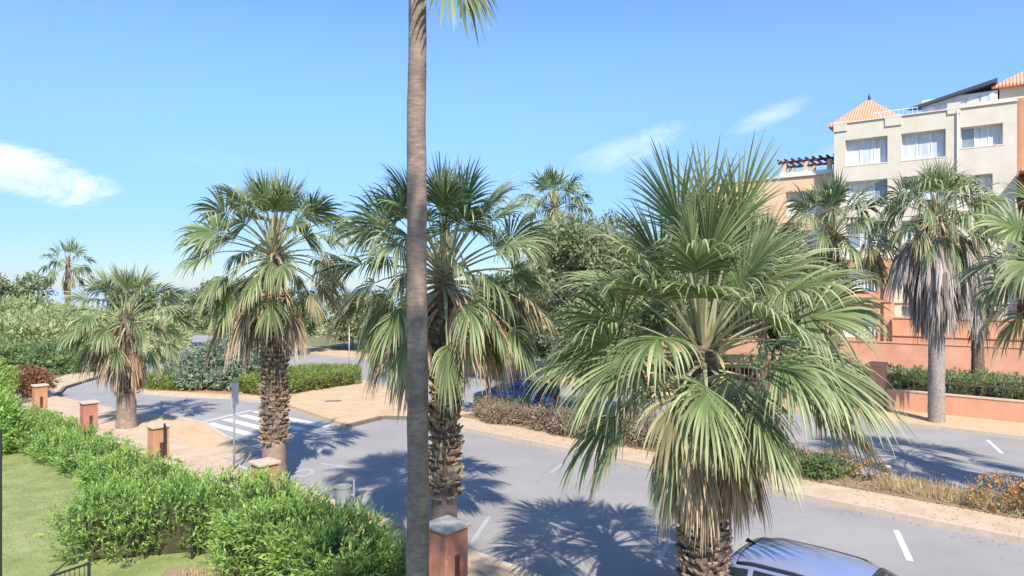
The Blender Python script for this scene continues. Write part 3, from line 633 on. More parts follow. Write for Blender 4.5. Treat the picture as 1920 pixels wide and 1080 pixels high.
# ------------------------------------------------------------------ garden side: pillars, low wall, railings
def pillar(n, s, label, m=RENDER_O, cap=CAPM, w_=.44, h=1.36, group='pillars of the street wall', z0=K):
    r = empty('wall_pillar', W(n, s, z0), ANG); tag(r, label, 'pillar', group)
    MB().box(-w_/2, w_/2, -w_/2, w_/2, -.02, h).build('shaft', m, r, bevel=.012)
    q = w_/2+.045; mb = MB().box(-q, q, -q, q, h, h+.07); mb.build('cap', cap, r, bevel=.015)
    MB().box(-.055,.055,-w_/2-.012,-w_/2+.01,.5,.78).build('recess_plate', BLACK, r) if False else None
    MB().box(w_/2-.004, w_/2+.012, -.05, .05, .35, .95).build('niche_plate', DARKW, r)
    return r
PL = ['pillar with weathered grey cap beside the tall slender trunk', 'orange pillar standing above the hedge in front of the dead-fronded palm', 'small orange pillar above the hedge left of the sign post', 'short red pillar beside the shortest palm', 'leftmost pillar, nearest the red-leaved bush']
S0 = -8.52
for i, lb in enumerate(PL):
    pillar(7.8, S0-6.15*i, lb, m=RENDER_R if i in (0,3) else RENDER_O, cap=CAPG if i == 0 else CAPM, w_=.50 if i == 0 else .44)
pillar(7.8, S0+6.15, 'pillar of the street wall below the picture', m=RENDER_R)
SPAN = ['low terracotta wall right of the grey-capped pillar', 'low terracotta wall between the grey-capped pillar and the orange pillar', 'low terracotta wall between the orange pillar and the sign post pillar',
        'low terracotta wall behind the hedge next to the shortest palm', 'low terracotta wall between the two farthest pillars']
for i, lb in enumerate(SPAN):
    c = S0+6.15*(.5-i); r = empty('street_wall', W(7.8, c, K), ANG); tag(r, lb, 'wall', 'low walls between the pillars'); hl = 6.15/2-.26
    MB().box(-hl, hl, -.10, .10, -.02, .45).build('base_wall', RENDER_R, r, bevel=.01); MB().box(-hl, hl, -.13, .13, .45, .50).build('coping', CAPM, r, bevel=.01)
# hedges
hedge('oleander_hedge', ring_of([W(6.9,-10.2), W(6.85,-12.2), W(6.75,-14.6), W(6.8,-18), W(6.8,-22), W(6.8,-26), W(6.8,-31.5)], [.42,.60,.60,.85,.80,.9,.8]), .50, HEDGE,
      'long bright green oleander hedge running beside the street pillars', dens=72, leaf=(.135,.032), rough=.26, seed=.3, shoot=.34, per=8)
hedge('oleander_hedge', ring_of([(-8.75,13.7), (-7.6,14.05), (-6.2,14.5), (-5.2,14.2), (-4.3,13.6)], [.55,.75,.85,.8,.5]), 1.14, HEDGE, 'short hedge with dark front branching off towards the lawn', dens=72, leaf=(.135,.032), rough=.30, seed=2.3, shoot=.34, per=8)
hedge('oleander_hedge', ring_of([(-5.4,12.5), (-4.5,12.7), (-3.6,12.3), (-2.8,11.6), (-2.15,10.7)], [.3,.7,.8,.75,.45]), 1.18, HEDGE, 'leafy hedge at the bottom centre left of the tall slender trunk', dens=76, leaf=(.14,.033), rough=.30, seed=4.1, shoot=.34, per=8)
shrub('garden_bush', (-24.6,30.2), [((0,0,1.1),(2.2,2.0,1.5)), ((2.0,-2.6,1.0),(1.9,1.8,1.35)), ((-2.4,1.6,1.3),(2.0,2.0,1.5)), ((3.6,-4.6,.8),(1.4,1.4,1.1)), ((4.9,-6.0,.6),(1.2,1.1,.9))], HEDGE, 'large bright green bush at the left edge behind the lawn', dens=42, leaf=(.15,.045), seed=1.0)
shrub('garden_bush', (-17.3,22.6), [((0,0,.8),(1.0,1.0,.95)), ((-.9,.9,.9),(1.0,1.0,.95)), ((.5,-.9,.6),(.7,.7,.65))], HEDGE, 'rounded bright green bush at the left edge where the lawn meets the long hedge', dens=60, leaf=(.14,.04), seed=6)
shrub('red_bush', (-20.9,31.6), [((-2.6,2.0,.75),(.9,.8,.6)), ((-3.6,2.6,.8),(.8,.7,.6))], REDL, 'red-leaved bush at the left above the farthest pillar', dens=60, leaf=(.12,.05))
shrub('border_plant', (-.3,9.9), [((0,0,.45),(.7,.5,.42)), ((.9,-.4,.4),(.6,.5,.36))], HEDGE, 'low strappy green plant at the bottom edge right of the grey-capped pillar', dens=110, leaf=(.24,.022), up=.9, seed=3)
r = link('soil_bed', mesh('soil_bed', [(-6.6,13.2,.130),(-4.6,12.9,.130),(-3.4,9,.130),(-6.2,9,.130)], [(0,3,2,1)], SOIL)); tag(r, kind='structure')
# grass blades on the lawn and dry tufts
xy = poly_sample([(-6.8,9),(-6.5,13),(-7.5,15.5),(-12,19.5),(-17.5,25),(-24,31),(-34,30),(-22,12),(-11,8)], 60000); P = np.column_stack([xy, np.full(len(xy), K)])
GRASS = leafmat('grass_blade', (.19,.25,.07), (.32,.37,.14), trans=.3, nscale=.5)
tag(link('lawn_grass', fastquads('lawn_grass', leaves(P, np.tile([0,0,1.0],(len(P),1)), .042, .012, rnd=.7), GRASS)), 'short mown grass blades of the lawn at lower left', 'grass', kind='stuff')
xy = poly_sample([(-6.2,13.0),(-4.8,12.8),(-4.4,11.2),(-6.0,11)], 1500); P = np.column_stack([xy, np.full(len(xy), K)])
tag(link('dry_grass', fastquads('dry_grass', leaves(P, np.tile([0,0,1.0],(len(P),1)), .16, .012, rnd=.5), STRAW)), 'sparse dry grass on the soil at the foot of the hedges', 'grass', kind='stuff')
# garden fence at the bottom left
r = empty('garden_fence', (-7.7,10.2,K)); tag(r, 'black wire garden fence at the bottom left corner', 'fence')
fa = Vector((-1.1,-1.2,0)); fb = Vector((.45,1.5,0)); MB().tube([fa+Vector((0,0,.66)), fb+Vector((0,0,.66))], .022, 6).build('top_rail', BLACK, r)
MB().tube([fa+Vector((0,0,.12)), fb+Vector((0,0,.12))], .014, 6).build('bottom_rail', BLACK, r)
for i in range(3): q = fa.lerp(fb, i/2); MB().tube([q, q+Vector((0,0,.68))], .025, 6).build('post', BLACK, r)
wm = mesh('wire', *(lambda q: (q.v, q.f))(MB().box(-.004,.004,-.004,.004,.1,.66)), BLACK)
for i in range(1, 40): q = fa.lerp(fb, i/40); link('wire', wm, r).location = q
r = empty('garden_post', (-8.26,11.02,K)); tag(r, 'thin dark post standing at the very left edge of the picture', 'post'); MB().tube([(0,0,0),(0,0,3.1)], .024, 8).build('pole', BLACK, r); MB().tube([(0,0,0),(0,0,.05)], .07, 10).build('foot_plate', BLACK, r)
for i, (x, y, lb) in enumerate([(-6.35,13.55,'thin dark stake under the short hedge'), (-9.95,19.55,'thin dark stake behind the long hedge near the sign post')]):
    tag(MB().tube([(0,0,0),(0,0,1.5 if i else .75)], .03, 6).build('stake', BLACK), lb, 'stake').location = (x, y, K)

# ------------------------------------------------------------------ street furniture
r = empty('sign_post', (-8.22,20.2,K), math.radians(96)); tag(r, 'grey metal sign post with its plate seen nearly edge-on', 'sign')
MB().tube([(0,0,0),(0,0,2.62)], .03, 10).build('pole', GREYM, r, smooth=True); MB().box(-.32,.32,-.035,-.03,1.92,2.58).build('sign_plate', WHITE, r); MB().box(-.33,.33,-.03,-.02,1.91,2.59).build('sign_back', GREYM, r)
for z in (2.05, 2.45): MB().box(-.045,.045,-.04,.036,z,z+.03).build('clamp', GREYM, r)
r = empty('litter_bin', (-3.86,15.6,K), .3); tag(r, 'grey round litter bin on the pavement behind the hedge', 'bin')
n = 20; v = []; f = []
for (z, q) in ((.12,.155),(.16,.17),(.80,.185),(.84,.20),(.86,.20),(.86,.17),(.80,.165),(.20,.15)):
    for t in range(n): v.append((q*math.cos(t*6.2832/n), q*math.sin(t*6.2832/n), z))
for i in range(7):
    for t in range(n): f.append((i*n+t, i*n+(t+1)%n, (i+1)*n+(t+1)%n, (i+1)*n+t))
f.append(tuple(range(n))[::-1]); f.append(tuple(7*n+t for t in range(n)))
link('drum', mesh('drum', v, f, GREYP, smooth=False), r); MB().tube([(.24,0,0),(.24,0,.98)], .025, 8).build('post', GREYM, r); MB().box(.16,.24,-.03,.03,.62,.66).build('bracket', GREYM, r)
for (x, y, h, lb) in [(-9.35,39.2,3.2,'thin pole beyond the island hedge by the far road'), (.52,29.0,2.6,'thin pole standing in front of the blue car')]:
    o = MB().tube([(0,0,0),(0,0,h)], [.035,.025], 8).build('thin_pole', GREYM, smooth=True); tag(o, lb, 'pole'); o.location = (x, y, K)
r = empty('bollard', (10.4,18.9,K)); tag(r, 'short wooden bollard with pale top between the orange flowers and dry grass', 'bollard'); MB().tube([(0,0,0),(0,0,.42)], .07, 10).build('stump', WOOD, r); MB().tube([(0,0,.42),(0,0,.46)], .08, 10).build('top', CAPM, r)

# ------------------------------------------------------------------ cars
def lerp_profile(tab, x):
    for i in range(len(tab)-1):
        if x <= tab[i+1][0]:
            t = (x-tab[i][0])/(tab[i+1][0]-tab[i][0]+1e-9); t = t*t*(3-2*t) if len(tab[i]) > 2 else t
            return tab[i][1]+(tab[i+1][1]-tab[i][1])*t
    return tab[-1][1]
def car(loc, rz, paintm, label, L=4.3, Wd=1.78, Hh=1.47, rails=True, belt=.93, group='parked cars', estate=True):
    """front at +x"""
    r = empty('parked_car', loc, rz); tag(r, label, 'car', group)
    hw = Wd/2; wheelx = (-L*.305, L*.315); wr = .325
    xs = np.linspace(-L/2, L/2, 41)
    top = lambda x: lerp_profile([(-L/2,.62),(-L/2+.06,.86),(-L/2+.30,belt),(L*.14,belt),(L*.27,belt-.03),(L*.42,belt-.15),(L/2-.05,.64),(L/2,.52)], x)
    wid = lambda x: hw*lerp_profile([(-L/2,.80),(-L/2+.10,.92),(-L/2+.45,1.0),(L*.25,1.0),(L*.42,.94),(L/2-.08,.82),(L/2,.70)], x)
    bot = lambda x: .24 + max(0, abs(x)/(L/2)-.86)*.9
    v = []; f = []; nph = 18
    for x in xs:
        t, w_, b = top(x), wid(x), bot(x)
        arch = 0
        for wx in wheelx:
            if abs(x-wx) < wr+.06: arch = max(arch, math.sqrt(max(0,(wr+.06)**2-(x-wx)**2)))
        lo = max(b, arch+.0) if arch else b; lo = min(lo, .70)
        sec = [(-w_*.9, lo), (-w_*.985, lo+.04), (-w_, max(lo+.06, .52)), (-w_*.985, max(lo+.1, t-.16)), (-w_*.95, max(lo+.12,t-.05)), (-w_*.86, t), (-w_*.5, t+.022), (0, t+.03)]
        sec = sec + [(-a, z) for a, z in sec[:-1][::-1]]
        v += [(x, a, z) for a, z in sec]
    m_ = 15
    for i in range(len(xs)-1):
        for j in range(m_-1): f.append((i*m_+j, i*m_+j+1, (i+1)*m_+j+1, (i+1)*m_+j))
        f.append((i*m_+m_-1, i*m_, (i+1)*m_, (i+1)*m_+m_-1))
    f.append(tuple(range(m_))[::-1]); f.append(tuple((len(xs)-1)*m_+j for j in range(m_)))
    f = [g[::-1] for g in f]
    o = link('body', mesh('body', v, f, paintm, smooth=True), r); e = o.modifiers.new('e','EDGE_SPLIT'); e.split_angle = math.radians(50)
    # greenhouse surface g(u, v)
    x0, x1 = -L/2+.10, L*.27; gh = Hh-belt
    rise = [(0,0),(.05,.45),(.13,.86),(.24,.975),(.42,1.0),(.60,.955),(.72,.80),(.86,.42),(1,0.0)]
    def g(u, vv, off=0.0):
        x = x0+(x1-x0)*u; h = gh*lerp_profile(rise, u)
        ph = math.pi*vv; c, s = math.cos(ph), math.sin(ph)
        yy = (abs(c)**.42)*(1 if c < 0 else -1)*-1; zz = s**.52
        wb = wid(x)*.93; wt = wb*(.80-.06*u if u > .1 else .78)
        w2 = wb+(wt-wb)*zz*lerp_profile(rise, u)
        p = np.array([x, w2*yy, belt-.01+h*zz + .012*(1-yy*yy)]); 
        if off:
            cn = p-np.array([x*.6+.1*(x0+x1), 0, belt*.75]); cn /= np.linalg.norm(cn); p = p+cn*off
        return p
    def patch(name, u0, u1, v0, v1, m, off=0.0, nu=18, nv=14, par=r, skew=0, skew1=None):
        vs = []; fs = []
        for i in range(nu+1):
            for j in range(nv+1):
                q = j/nv; vv_ = v0+(v1-v0)*q; sk = skew*(q if vv_ < .5 else 1-q); sk1 = (skew1 if skew1 is not None else 0)*(q if vv_ < .5 else 1-q); ua = u0+sk; ub = u1+sk1; vs.append(g(ua+(ub-ua)*i/nu, vv_, off))
        for i in range(nu):
            for j in range(nv): a = i*(nv+1)+j; fs.append((a, a+1, a+nv+2, a+nv+1))
        return link(name, mesh(name, np.array(vs), fs, m, smooth=True), par)
    patch('cabin', 0, 1, 0, 1, paintm, nu=36, nv=40)
    patch('rear_window', .012, .115, .20, .80, CARG, .008)
    patch('windscreen', .70, .985, .17, .83, CARG, .008)
    for a, b in ((.03,.145),(.97,.855)):
        patch('side_window', .10, .22, a, b, CARG, .008, skew=.05, skew1=.0); patch('side_window', .245, .50, a, b, CARG, .008); patch('side_window', .52, .90, a, b, CARG, .008, skew1=-.17)
    patch('roof_seam', .155, .159, .19, .81, BLACK, .006, nu=1)
    # fin
    q = g(.15, .5); MB().add([q+(-.10,-.02,.0), q+(-.10,.02,.0), q+(.08,0,0), q+(-.09,0,.07), q+(-.13,0,.0)], [(0,2,3),(2,1,3),(1,4,3),(4,0,3)]).build('antenna_fin', BLACK, r)
    if rails:
        for vv_ in (.205, .795):
            pts = [g(u, vv_, .035 if .18 < u < .64 else .005) for u in np.linspace(.16,.66,14)]; MB().tube(pts, .022, 6).build('roof_rail', BLACK, r, smooth=True)
    for s in (-1, 1):
        mb = MB(); cx = L*.18; mb.tube([(cx,s*hw*.86,belt+.03),(cx,s*(hw+.10),belt+.06)], .025, 6); mb.build('mirror_arm', BLACK, r)
        n_ = 10; vs = [(cx+.06*math.cos(a)*c_, s*(hw+.15)+.11*math.sin(b_)*1.0, belt+.08+.08*math.sin(a)*c_) for b_ in np.linspace(-1.4,1.4,6) for c_ in [math.cos(b_)] for a in np.linspace(0,2*math.pi,n_,endpoint=False)]
        fs = [(i*n_+j, i*n_+(j+1)%n_, (i+1)*n_+(j+1)%n_, (i+1)*n_+j) for i in range(5) for j in range(n_)]
        link('mirror', mesh('mirror', np.array(vs), fs, paintm, smooth=True), r)
        MB().box(-L/2-.012,-L/2+.10, s*hw*.60-.10, s*hw*.60+.10, .66,.86).build('tail_light', mat('tail_red',(.45,.02,.02),rough=.2), r, bevel=.02)
        MB().box(L/2-.22,L/2-.02, s*hw*.60-.14, s*hw*.60+.14, .55,.68).build('headlight', mat('lamp_glass',(.6,.62,.65),rough=.1,spec=.8), r, bevel=.03)
        for wx in wheelx:
            w2 = empty('wheel', (wx, s*(hw-.11), wr)); w2.parent = r
            n_ = 28; prof = [(-.10,.20),(-.10,.30),(-.07,wr),(.07,wr),(.10,.30),(.10,.20)]
            vs = [(q_*math.cos(t*2*math.pi/n_), y_, q_*math.sin(t*2*math.pi/n_)) for y_, q_ in prof for t in range(n_)]
            fs = [(i*n_+t, i*n_+(t+1)%n_, (i+1)*n_+(t+1)%n_, (i+1)*n_+t) for i in range(5) for t in range(n_)]
            link('tyre', mesh('tyre', vs, fs, BLACK, smooth=True), w2)
            mb = MB(); mb.tube([(0,-.08,0),(0,.08,0)], .205, 20); mb.build('rim', BLACK, w2)
            for k in range(5):
                a = k*2*math.pi/5; mb2 = MB(); mb2.tube([(0,s*.09,0),(.19*math.cos(a),s*.095,.19*math.sin(a))], [.04,.03], 5); mb2.build('spoke', GREYM, w2)
        for xx in (-.62, .42):
            MB().box(xx, xx+.16, s*(hw*.99)-.012, s*(hw*.99)+.016, belt-.17, belt-.14).build('door_handle', paintm, r)
        MB().box(-L*.18, L*.18, s*hw*.965-.02, s*hw*.965+.02, .22,.33).build('sill', BLACK, r, bevel=.01)
    MB().box(-L/2-.02,-L/2+.02,-.26,.26,.50,.61).build('number_plate', WHITE, r)
    MB().box(L/2-.02,L/2+.02,-.45,.45,.32,.44).build('grille', BLACK, r)
    return r
SILVER = mat('silver_car_paint', (.27,.32,.50), rough=.25, metal=.25, spec=.5, coat=1.0)
BLUE = mat('blue_car_paint', (.07,.08,.17), rough=.2, metal=.3, spec=.5, coat=1.0)
car(W(10.72, -2.92, 0)[:2]+(0,), ANG, SILVER, 'silver car parked at the bottom right beside the closest palm', L=4.25)
car(W(22.7, -20.35, 0)[:2]+(0,), ANG+math.pi, BLUE, 'dark blue car parked behind the planted strip in the middle', L=4.0, Wd=1.72, Hh=1.46, rails=False)

# ------------------------------------------------------------------ the planted strip between the roads
rd = random.Random(77)
def bed_shrub(n, s, r_, h, m, label, **kw):
    p = W(n, s); bl = [((rd.uniform(-.5,.5)*r_, rd.uniform(-.3,.3)*r_, h*.42), (r_*rd.uniform(.5,.8), r_*rd.uniform(.5,.75), h*rd.uniform(.4,.58))) for _ in range(4)]
    return shrub('dry_shrub' if m is DRY else 'low_shrub', p, bl, m, label, cat='shrub', seed=rd.uniform(0,9), **kw)
dl = 'brown half-dry shrub in the planted strip between the two roads'
ORD = ['first','second','third','fourth','fifth','sixth','seventh','eighth','ninth','tenth','eleventh','twelfth']
for i, s in enumerate(np.linspace(-19.5, -8.0, 12)):
    dl = 'brown half-dry shrub, %s of twelve from the left in the planted strip' % ORD[i]
    bed_shrub(20.35+rd.uniform(-.25,.3), s, .85, .78+rd.uniform(-.1,.2), DRY, dl, dens=75, leaf=(.085,.03), group='brown shrubs in the planted strip', shoot=.22)
gl = 'sparse grey-green shrub among the brown shrubs of the planted strip'
for i, s in enumerate((-18.6, -15.9, -14.9, -12.4, -9.6)):
    gl = 'sparse grey-green shrub among the brown ones, %s of five from the left' % ORD[i]
    bed_shrub(20.9, s, .62, .95, TREEG, gl, dens=45, leaf=(.10,.03), group='grey-green shrubs in the planted strip')
yl = 'yellow-topped shrub in the planted strip near the blue car'
for s, yl in ((-20.2,'yellow-topped shrub at the very left end of the planted strip'), (-19.4,'yellow-topped shrub in the planted strip in front of the bonnet of the blue car'), (-13.4,'yellow-topped shrub in the planted strip well right of the blue car')): bed_shrub(20.9, s, .5, .85, LANT, yl, dens=50, leaf=(.08,.03), group='yellow-topped shrubs in the planted strip')
dk = 'dark low shrub in the planted strip under the closest palm'
for i, s in enumerate((-10.8, -9.8, -8.8, -7.7, -6.6)):
    dk = 'dark low shrub behind the closest palm trunk, %s of five from the left' % ORD[i]
    bed_shrub(20.45, s, .75, .6, TREEL, dk, dens=60, leaf=(.09,.035), group='dark shrubs in the planted strip')
p = W(20.3,-4.0); b = [((-.5,.2,.3),(.75,.55,.42)), ((.5,-.3,.3),(.75,.55,.45)), ((1.3,-1.1,.22),(.5,.45,.3))]
b = [((-.8,.6,.26),(.6,.42,.34)), ((0,0,.3),(.6,.45,.4)), ((.7,-.6,.24),(.5,.4,.3))]
shrub('flowering_bush', (9.35,19.7), b, DRYG, 'orange-flowering bush right of the closest palm in the planted strip', dens=40, leaf=(.08,.03), flowers=[(c, (q[0],q[1],q[2]*1.02)) for c, q in b], fdens=34)
b = [((-.7,.5,.3),(.7,.5,.5)), ((.1,0,.35),(.8,.6,.5)), ((1.1,-.7,.3),(.8,.6,.5)), ((2.0,-1.6,.3),(.8,.6,.45))]
shrub('flowering_bush', (12.55,16.1), b, DRYG, 'orange-flowering bush at the right edge of the picture', dens=44, leaf=(.08,.03), flowers=[(c, (q[0],q[1],q[2]*1.02)) for c, q in b], fdens=42)
xy = poly_sample(L2(W(19.9,-5.0), W(21.2,-5.2), W(21.2,2.9), W(19.8,2.7)), 5200); P = np.column_stack([xy, np.full(len(xy), K)])
tag(link('dry_grass', fastquads('dry_grass', leaves(P, np.tile([0,0,1.0],(len(P),1)), .34, .014, rnd=.45), STRAW)), 'blond dry grass tufts between the two orange-flowering bushes', 'grass', kind='stuff')
xy = poly_sample(L2(W(19.75,-20), W(21.2,-20.4), W(21.3,6), W(19.6,6)), 6500); P = np.column_stack([xy, np.full(len(xy), K+.03)])
tag(link('leaf_litter', fastquads('leaf_litter', leaves(P, np.tile([0,0,.15],(len(P),1)), .09, .03, rnd=.6), DRY)), 'dry leaf litter on the soil of the planted strip', 'litter', kind='stuff')
for poly, k, lb in ((L2(W(9.9,-20), W(10.3,-20), W(10.3,6), W(9.9,6)), 700, 'dry leaf bits along the near kerb of the road'), (L2(W(7.95,-26), W(9.6,-22), W(9.6,6), W(7.95,6)), 900, 'dry leaf bits on the near pavement'), (L2(W(18.3,-20), W(19.6,-20), W(19.6,10), W(18.3,10)), 900, 'dry leaf bits on the footpath of the planted strip'), (L2(W(17.7,-20), W(18.2,-20), W(18.2,10), W(17.7,10)), 500, 'dry leaf bits along the far kerb of the near road')):
    xy = poly_sample(poly, k); zz = .006 if 'kerb' in lb else K+.012; P = np.column_stack([xy, np.full(len(xy), zz)]); q = leaves(P, rs.normal(0,1,(len(P),3))*[1,1,.05], .07, .025, rnd=.05)
    q[:,:,2] = np.maximum(q[:,:,2], zz)+.002; tag(link('leaf_litter', fastquads('leaf_litter', q, DRY)), lb, 'litter', kind='stuff')
# trees of the strip
tree('broadleaf_tree', (2.80,25.2), 8.4, 2.7, TREEG, 'grey-green tree with a thin grey trunk left of the closest palm', nb=26, dens=26, leaf=(.17,.06), trunk_r=.10, trunk_h=3.0, seed=3, zlow=.27, group=None)
tree('broadleaf_tree', (4.55,25.7), 7.6, 2.5, TREEL, 'dark green tree with a slim reddish trunk behind the fronds of the closest palm', nb=22, dens=26, leaf=(.17,.06), trunk_r=.10, trunk_h=2.6, seed=4, zlow=.36, group=None)
tree('broadleaf_tree', (-.95,28.6), 3.9, 1.15, TREEG, 'small young tree left of the blue car', nb=10, dens=40, leaf=(.12,.05), trunk_r=.06, trunk_h=1.6, seed=6, zlow=.40, group=None)
tree('broadleaf_tree', (1.9,31.5), 4.9, 1.5, TREEL, 'dark green tree just right of and behind the blue car', nb=12, dens=34, leaf=(.13,.05), trunk_r=.07, trunk_h=1.5, seed=8, zlow=.25, group=None)

# ------------------------------------------------------------------ the island on the left
hedge('island_hedge', [(-14.0,34.6),(-11.7,33.7),(-8.5,38.2),(-9.3,40.6),(-12.5,39.6),(-14.4,37.6)], .85, LANT, 'low yellow-green hedge on the sand island', dens=40, leaf=(.13,.045), rough=.10, seed=5, per=6)
shrub('silver_bush', (-15.4,36.6), [((-2.0,.4,.9),(1.2,1.0,1.0)), ((-.6,.2,1.3),(1.5,1.2,1.2)), ((1.2,.4,1.2),(1.3,1.2,1.2)), ((.2,1.6,1.6),(1.6,1.3,1.3)), ((-1.4,-.6,.6),(1.0,.7,.6)), ((.6,-.8,.6),(1.1,.7,.6))], SILV, 'big silvery grey-green bush on the island behind the sign post', dens=34, leaf=(.17,.07), seed=2)
shrub('low_bush', (-18.6,36.6), [((0,0,.35),(1.0,.8,.55)), ((-.9,.6,.3),(.8,.7,.45)), ((1.0,-.4,.4),(.9,.7,.55))], LANT, 'low yellow-green bush on the island left of the silvery bush', dens=45, leaf=(.13,.04))
tag(slab('planting_bed', [(-20.8,38.6),(-19.2,36.0),(-14.2,34.5),(-13.9,36.0),(-13.6,44.2),(-17.4,46),(-21.8,45.8)], K, K+.02, mat('red_soil',(.36,.17,.09),col2=(.44,.25,.15),rough=1,scale=2)), kind='structure')
o = slab('drain_cover', [(0,0),(.75,.18),(.65,.55),(-.05,.4)], K, K+.012, KERBD); o.location = (-8.85,32.2,0); tag(o, 'dark drain cover lying in the sand of the island', 'drain cover')

# ------------------------------------------------------------------ trees behind
bt = [((-8.2,61),5.0,3.2,TREEL,'dark rounded tree beyond the far road, behind the island hedge'), ((-13.5,60),5.4,3.2,TREEG,'grey-green tree beyond the island between the two left palms'), ((-2.6,50),5.6,2.9,TREEG,'grey-green tree behind the palm with the tall slender trunk'),
      ((-18.5,56),5.2,3.0,TREEL,'dark tree behind the palm with hanging dead fronds'), ((-23.5,57),6.2,3.2,TREEG,'tall loose tree between the shortest palm and the next palm'), ((7.2,39.5),8.6,3.4,TREEL,'tall dark tree behind the closest palm on its left'),
      ((11.3,38),8.4,3.2,TREEG,'grey-green tree behind the closest palm beside the building'), ((3.4,42),8.0,3.8,TREEG,'dark tree behind the distant upright palm'), ((15.8,41.5),6.2,2.8,TREEL,'dark tree in front of the left end of the building'),
      ((.2,39.5),6.4,3.0,TREEL,'middle tree beyond the far road above the blue car'), ((-5.2,45),3.6,2.0,TREEL,'low dark tree beyond the far road left of the blue car'),
      ((-45.5,62),7.0,3.4,TREEG,'dark spreading tree at the left edge on the skyline'), ((-49.5,58),6.4,3.3,TREEL,'dark tree cut by the left edge of the picture'), ((-37,66),5.6,2.8,TREEL,'dark tree under the distant fan palm at the far left'), ((-30.5,64),5.0,2.6,TREEG,'grey-green tree seen through the fronds of the shortest palm')]
for i, (p, h, R_, m, lb) in enumerate(bt):
    tree('background_tree', p, h, R_, m, lb, nb=16, dens=13 if p[1] < 50 else 8, leaf=(.24,.10) if p[1] < 50 else (.32,.14), trunk_r=.13, seed=20+i, zlow=.18, group=None)
def mass(name, loc, blobs, m, label, dens, leaf):
    return shrub(name, loc, blobs, m, label, dens=dens, leaf=leaf, cat='bush', seed=rd.uniform(0,5), shoot=.35)
mass('pale_bush', (-35.5,48), [((-6,0,2.1),(4.6,3,2.1)), ((-1,1.5,2.5),(4.4,3,2.2)), ((4,1,2.0),(3.8,3,2.1)), ((8,3,1.6),(3,3,1.8)), ((-3,-2.6,1.9),(4.2,2.6,1.9)), ((2.5,-2,1.7),(4,2.4,1.8))], TREEP, 'wide pale green bush rounded like a cloud behind the left road', 10, (.30,.09))
mass('dark_bush', (-30.5,41.8), [((-5,0,.9),(2.4,2,1.1)), ((-1.6,.6,.9),(2.6,2,1.2)), ((1.4,1.6,.8),(2.2,1.9,1.1)), ((3.4,3.4,.7),(1.9,1.9,1.0)), ((-8,-1,.8),(2.4,2,1.2))], HEDGE_D, 'dark green bush along the left road below the pale bush', 16, (.22,.08))
# scrub that hides the far edge of the land
V = []
for i in range(70):
    x = -100+200*i/69+rs.uniform(-2,2); y = rs.uniform(76,108); h = rs.uniform(1.2,2.5)
    P, Nn = blob_pts((x, y, h*.4), (rs.uniform(2,4.5), rs.uniform(2,3.5), h), 420, i, .25, 0.); V.append(leaves(P, Nn, .55, .25, rnd=1.0))
tag(link('coastal_scrub', fastquads('coastal_scrub', np.concatenate(V), TREEP)), 'distant low green scrub between the trees and the sea', 'scrub', kind='stuff')

# ------------------------------------------------------------------ far pavement: wall, hedge, pillars
def far_wall(s0, s1, label, h=.82, rail=False):
    c = (s0+s1)/2; r = empty('garden_wall', W(34.0, c, K), ANG); hl = (s1-s0)/2; tag(r, label, 'wall', None)
    MB().box(-hl, hl, -.14, .14, -.02, h).build('wall_face', SALM, r, bevel=.01); MB().box(-hl, hl, -.17, .17, h, h+.05).build('coping', CAPM, r)
    if rail:
        MB().box(-hl, hl, -.02,.02, 1.55,1.6).build('top_rail', SALM, r); bm2 = mesh('bar', *(lambda q: (q.v, q.f))(MB().box(-.02,.02,-.02,.02,h+.05,1.55)), SALM)
        k = int(2*hl/.22)
        for j in range(min(k, 290)): link('bar', bm2, r).location = (-hl+.11+2*hl*j/k, 0, 0)
far_wall(-8.05, 16, 'low salmon garden wall under the clipped hedge at the right')
far_wall(-24.5, -8.75, 'low salmon wall with railing seen through the closest palm', h=.55, rail=True)
for s, lb in ((-8.4, 'salmon pillar at the left end of the clipped hedge'), (-24.8, 'salmon pillar behind the closest palm fronds')):
    r = empty('gate_pillar', W(34.0, s, K), ANG); tag(r, lb, 'pillar'); MB().box(-.3,.3,-.3,.3,-.02,1.95).build('shaft', SALM, r, bevel=.01); MB().box(-.34,.34,-.34,.34,1.95,2.02).build('cap', CAPM, r)
hedge('clipped_hedge', L2(W(34.35,-7.8), W(34.35,16), W(36.0,16), W(36.0,-7.8)), 1.62, TREEL, 'clipped dark green hedge standing above the salmon wall', dens=26, leaf=(.10,.05), rough=.04, shoot=.12, per=5)
hedge('clipped_hedge', L2(W(37.4,-22), W(37.4,16), W(38.8,16), W(38.8,-22)), 1.5, TREEL, 'second clipped hedge at the foot of the building', dens=12, leaf=(.14,.07), rough=.06, shoot=.14, per=4)

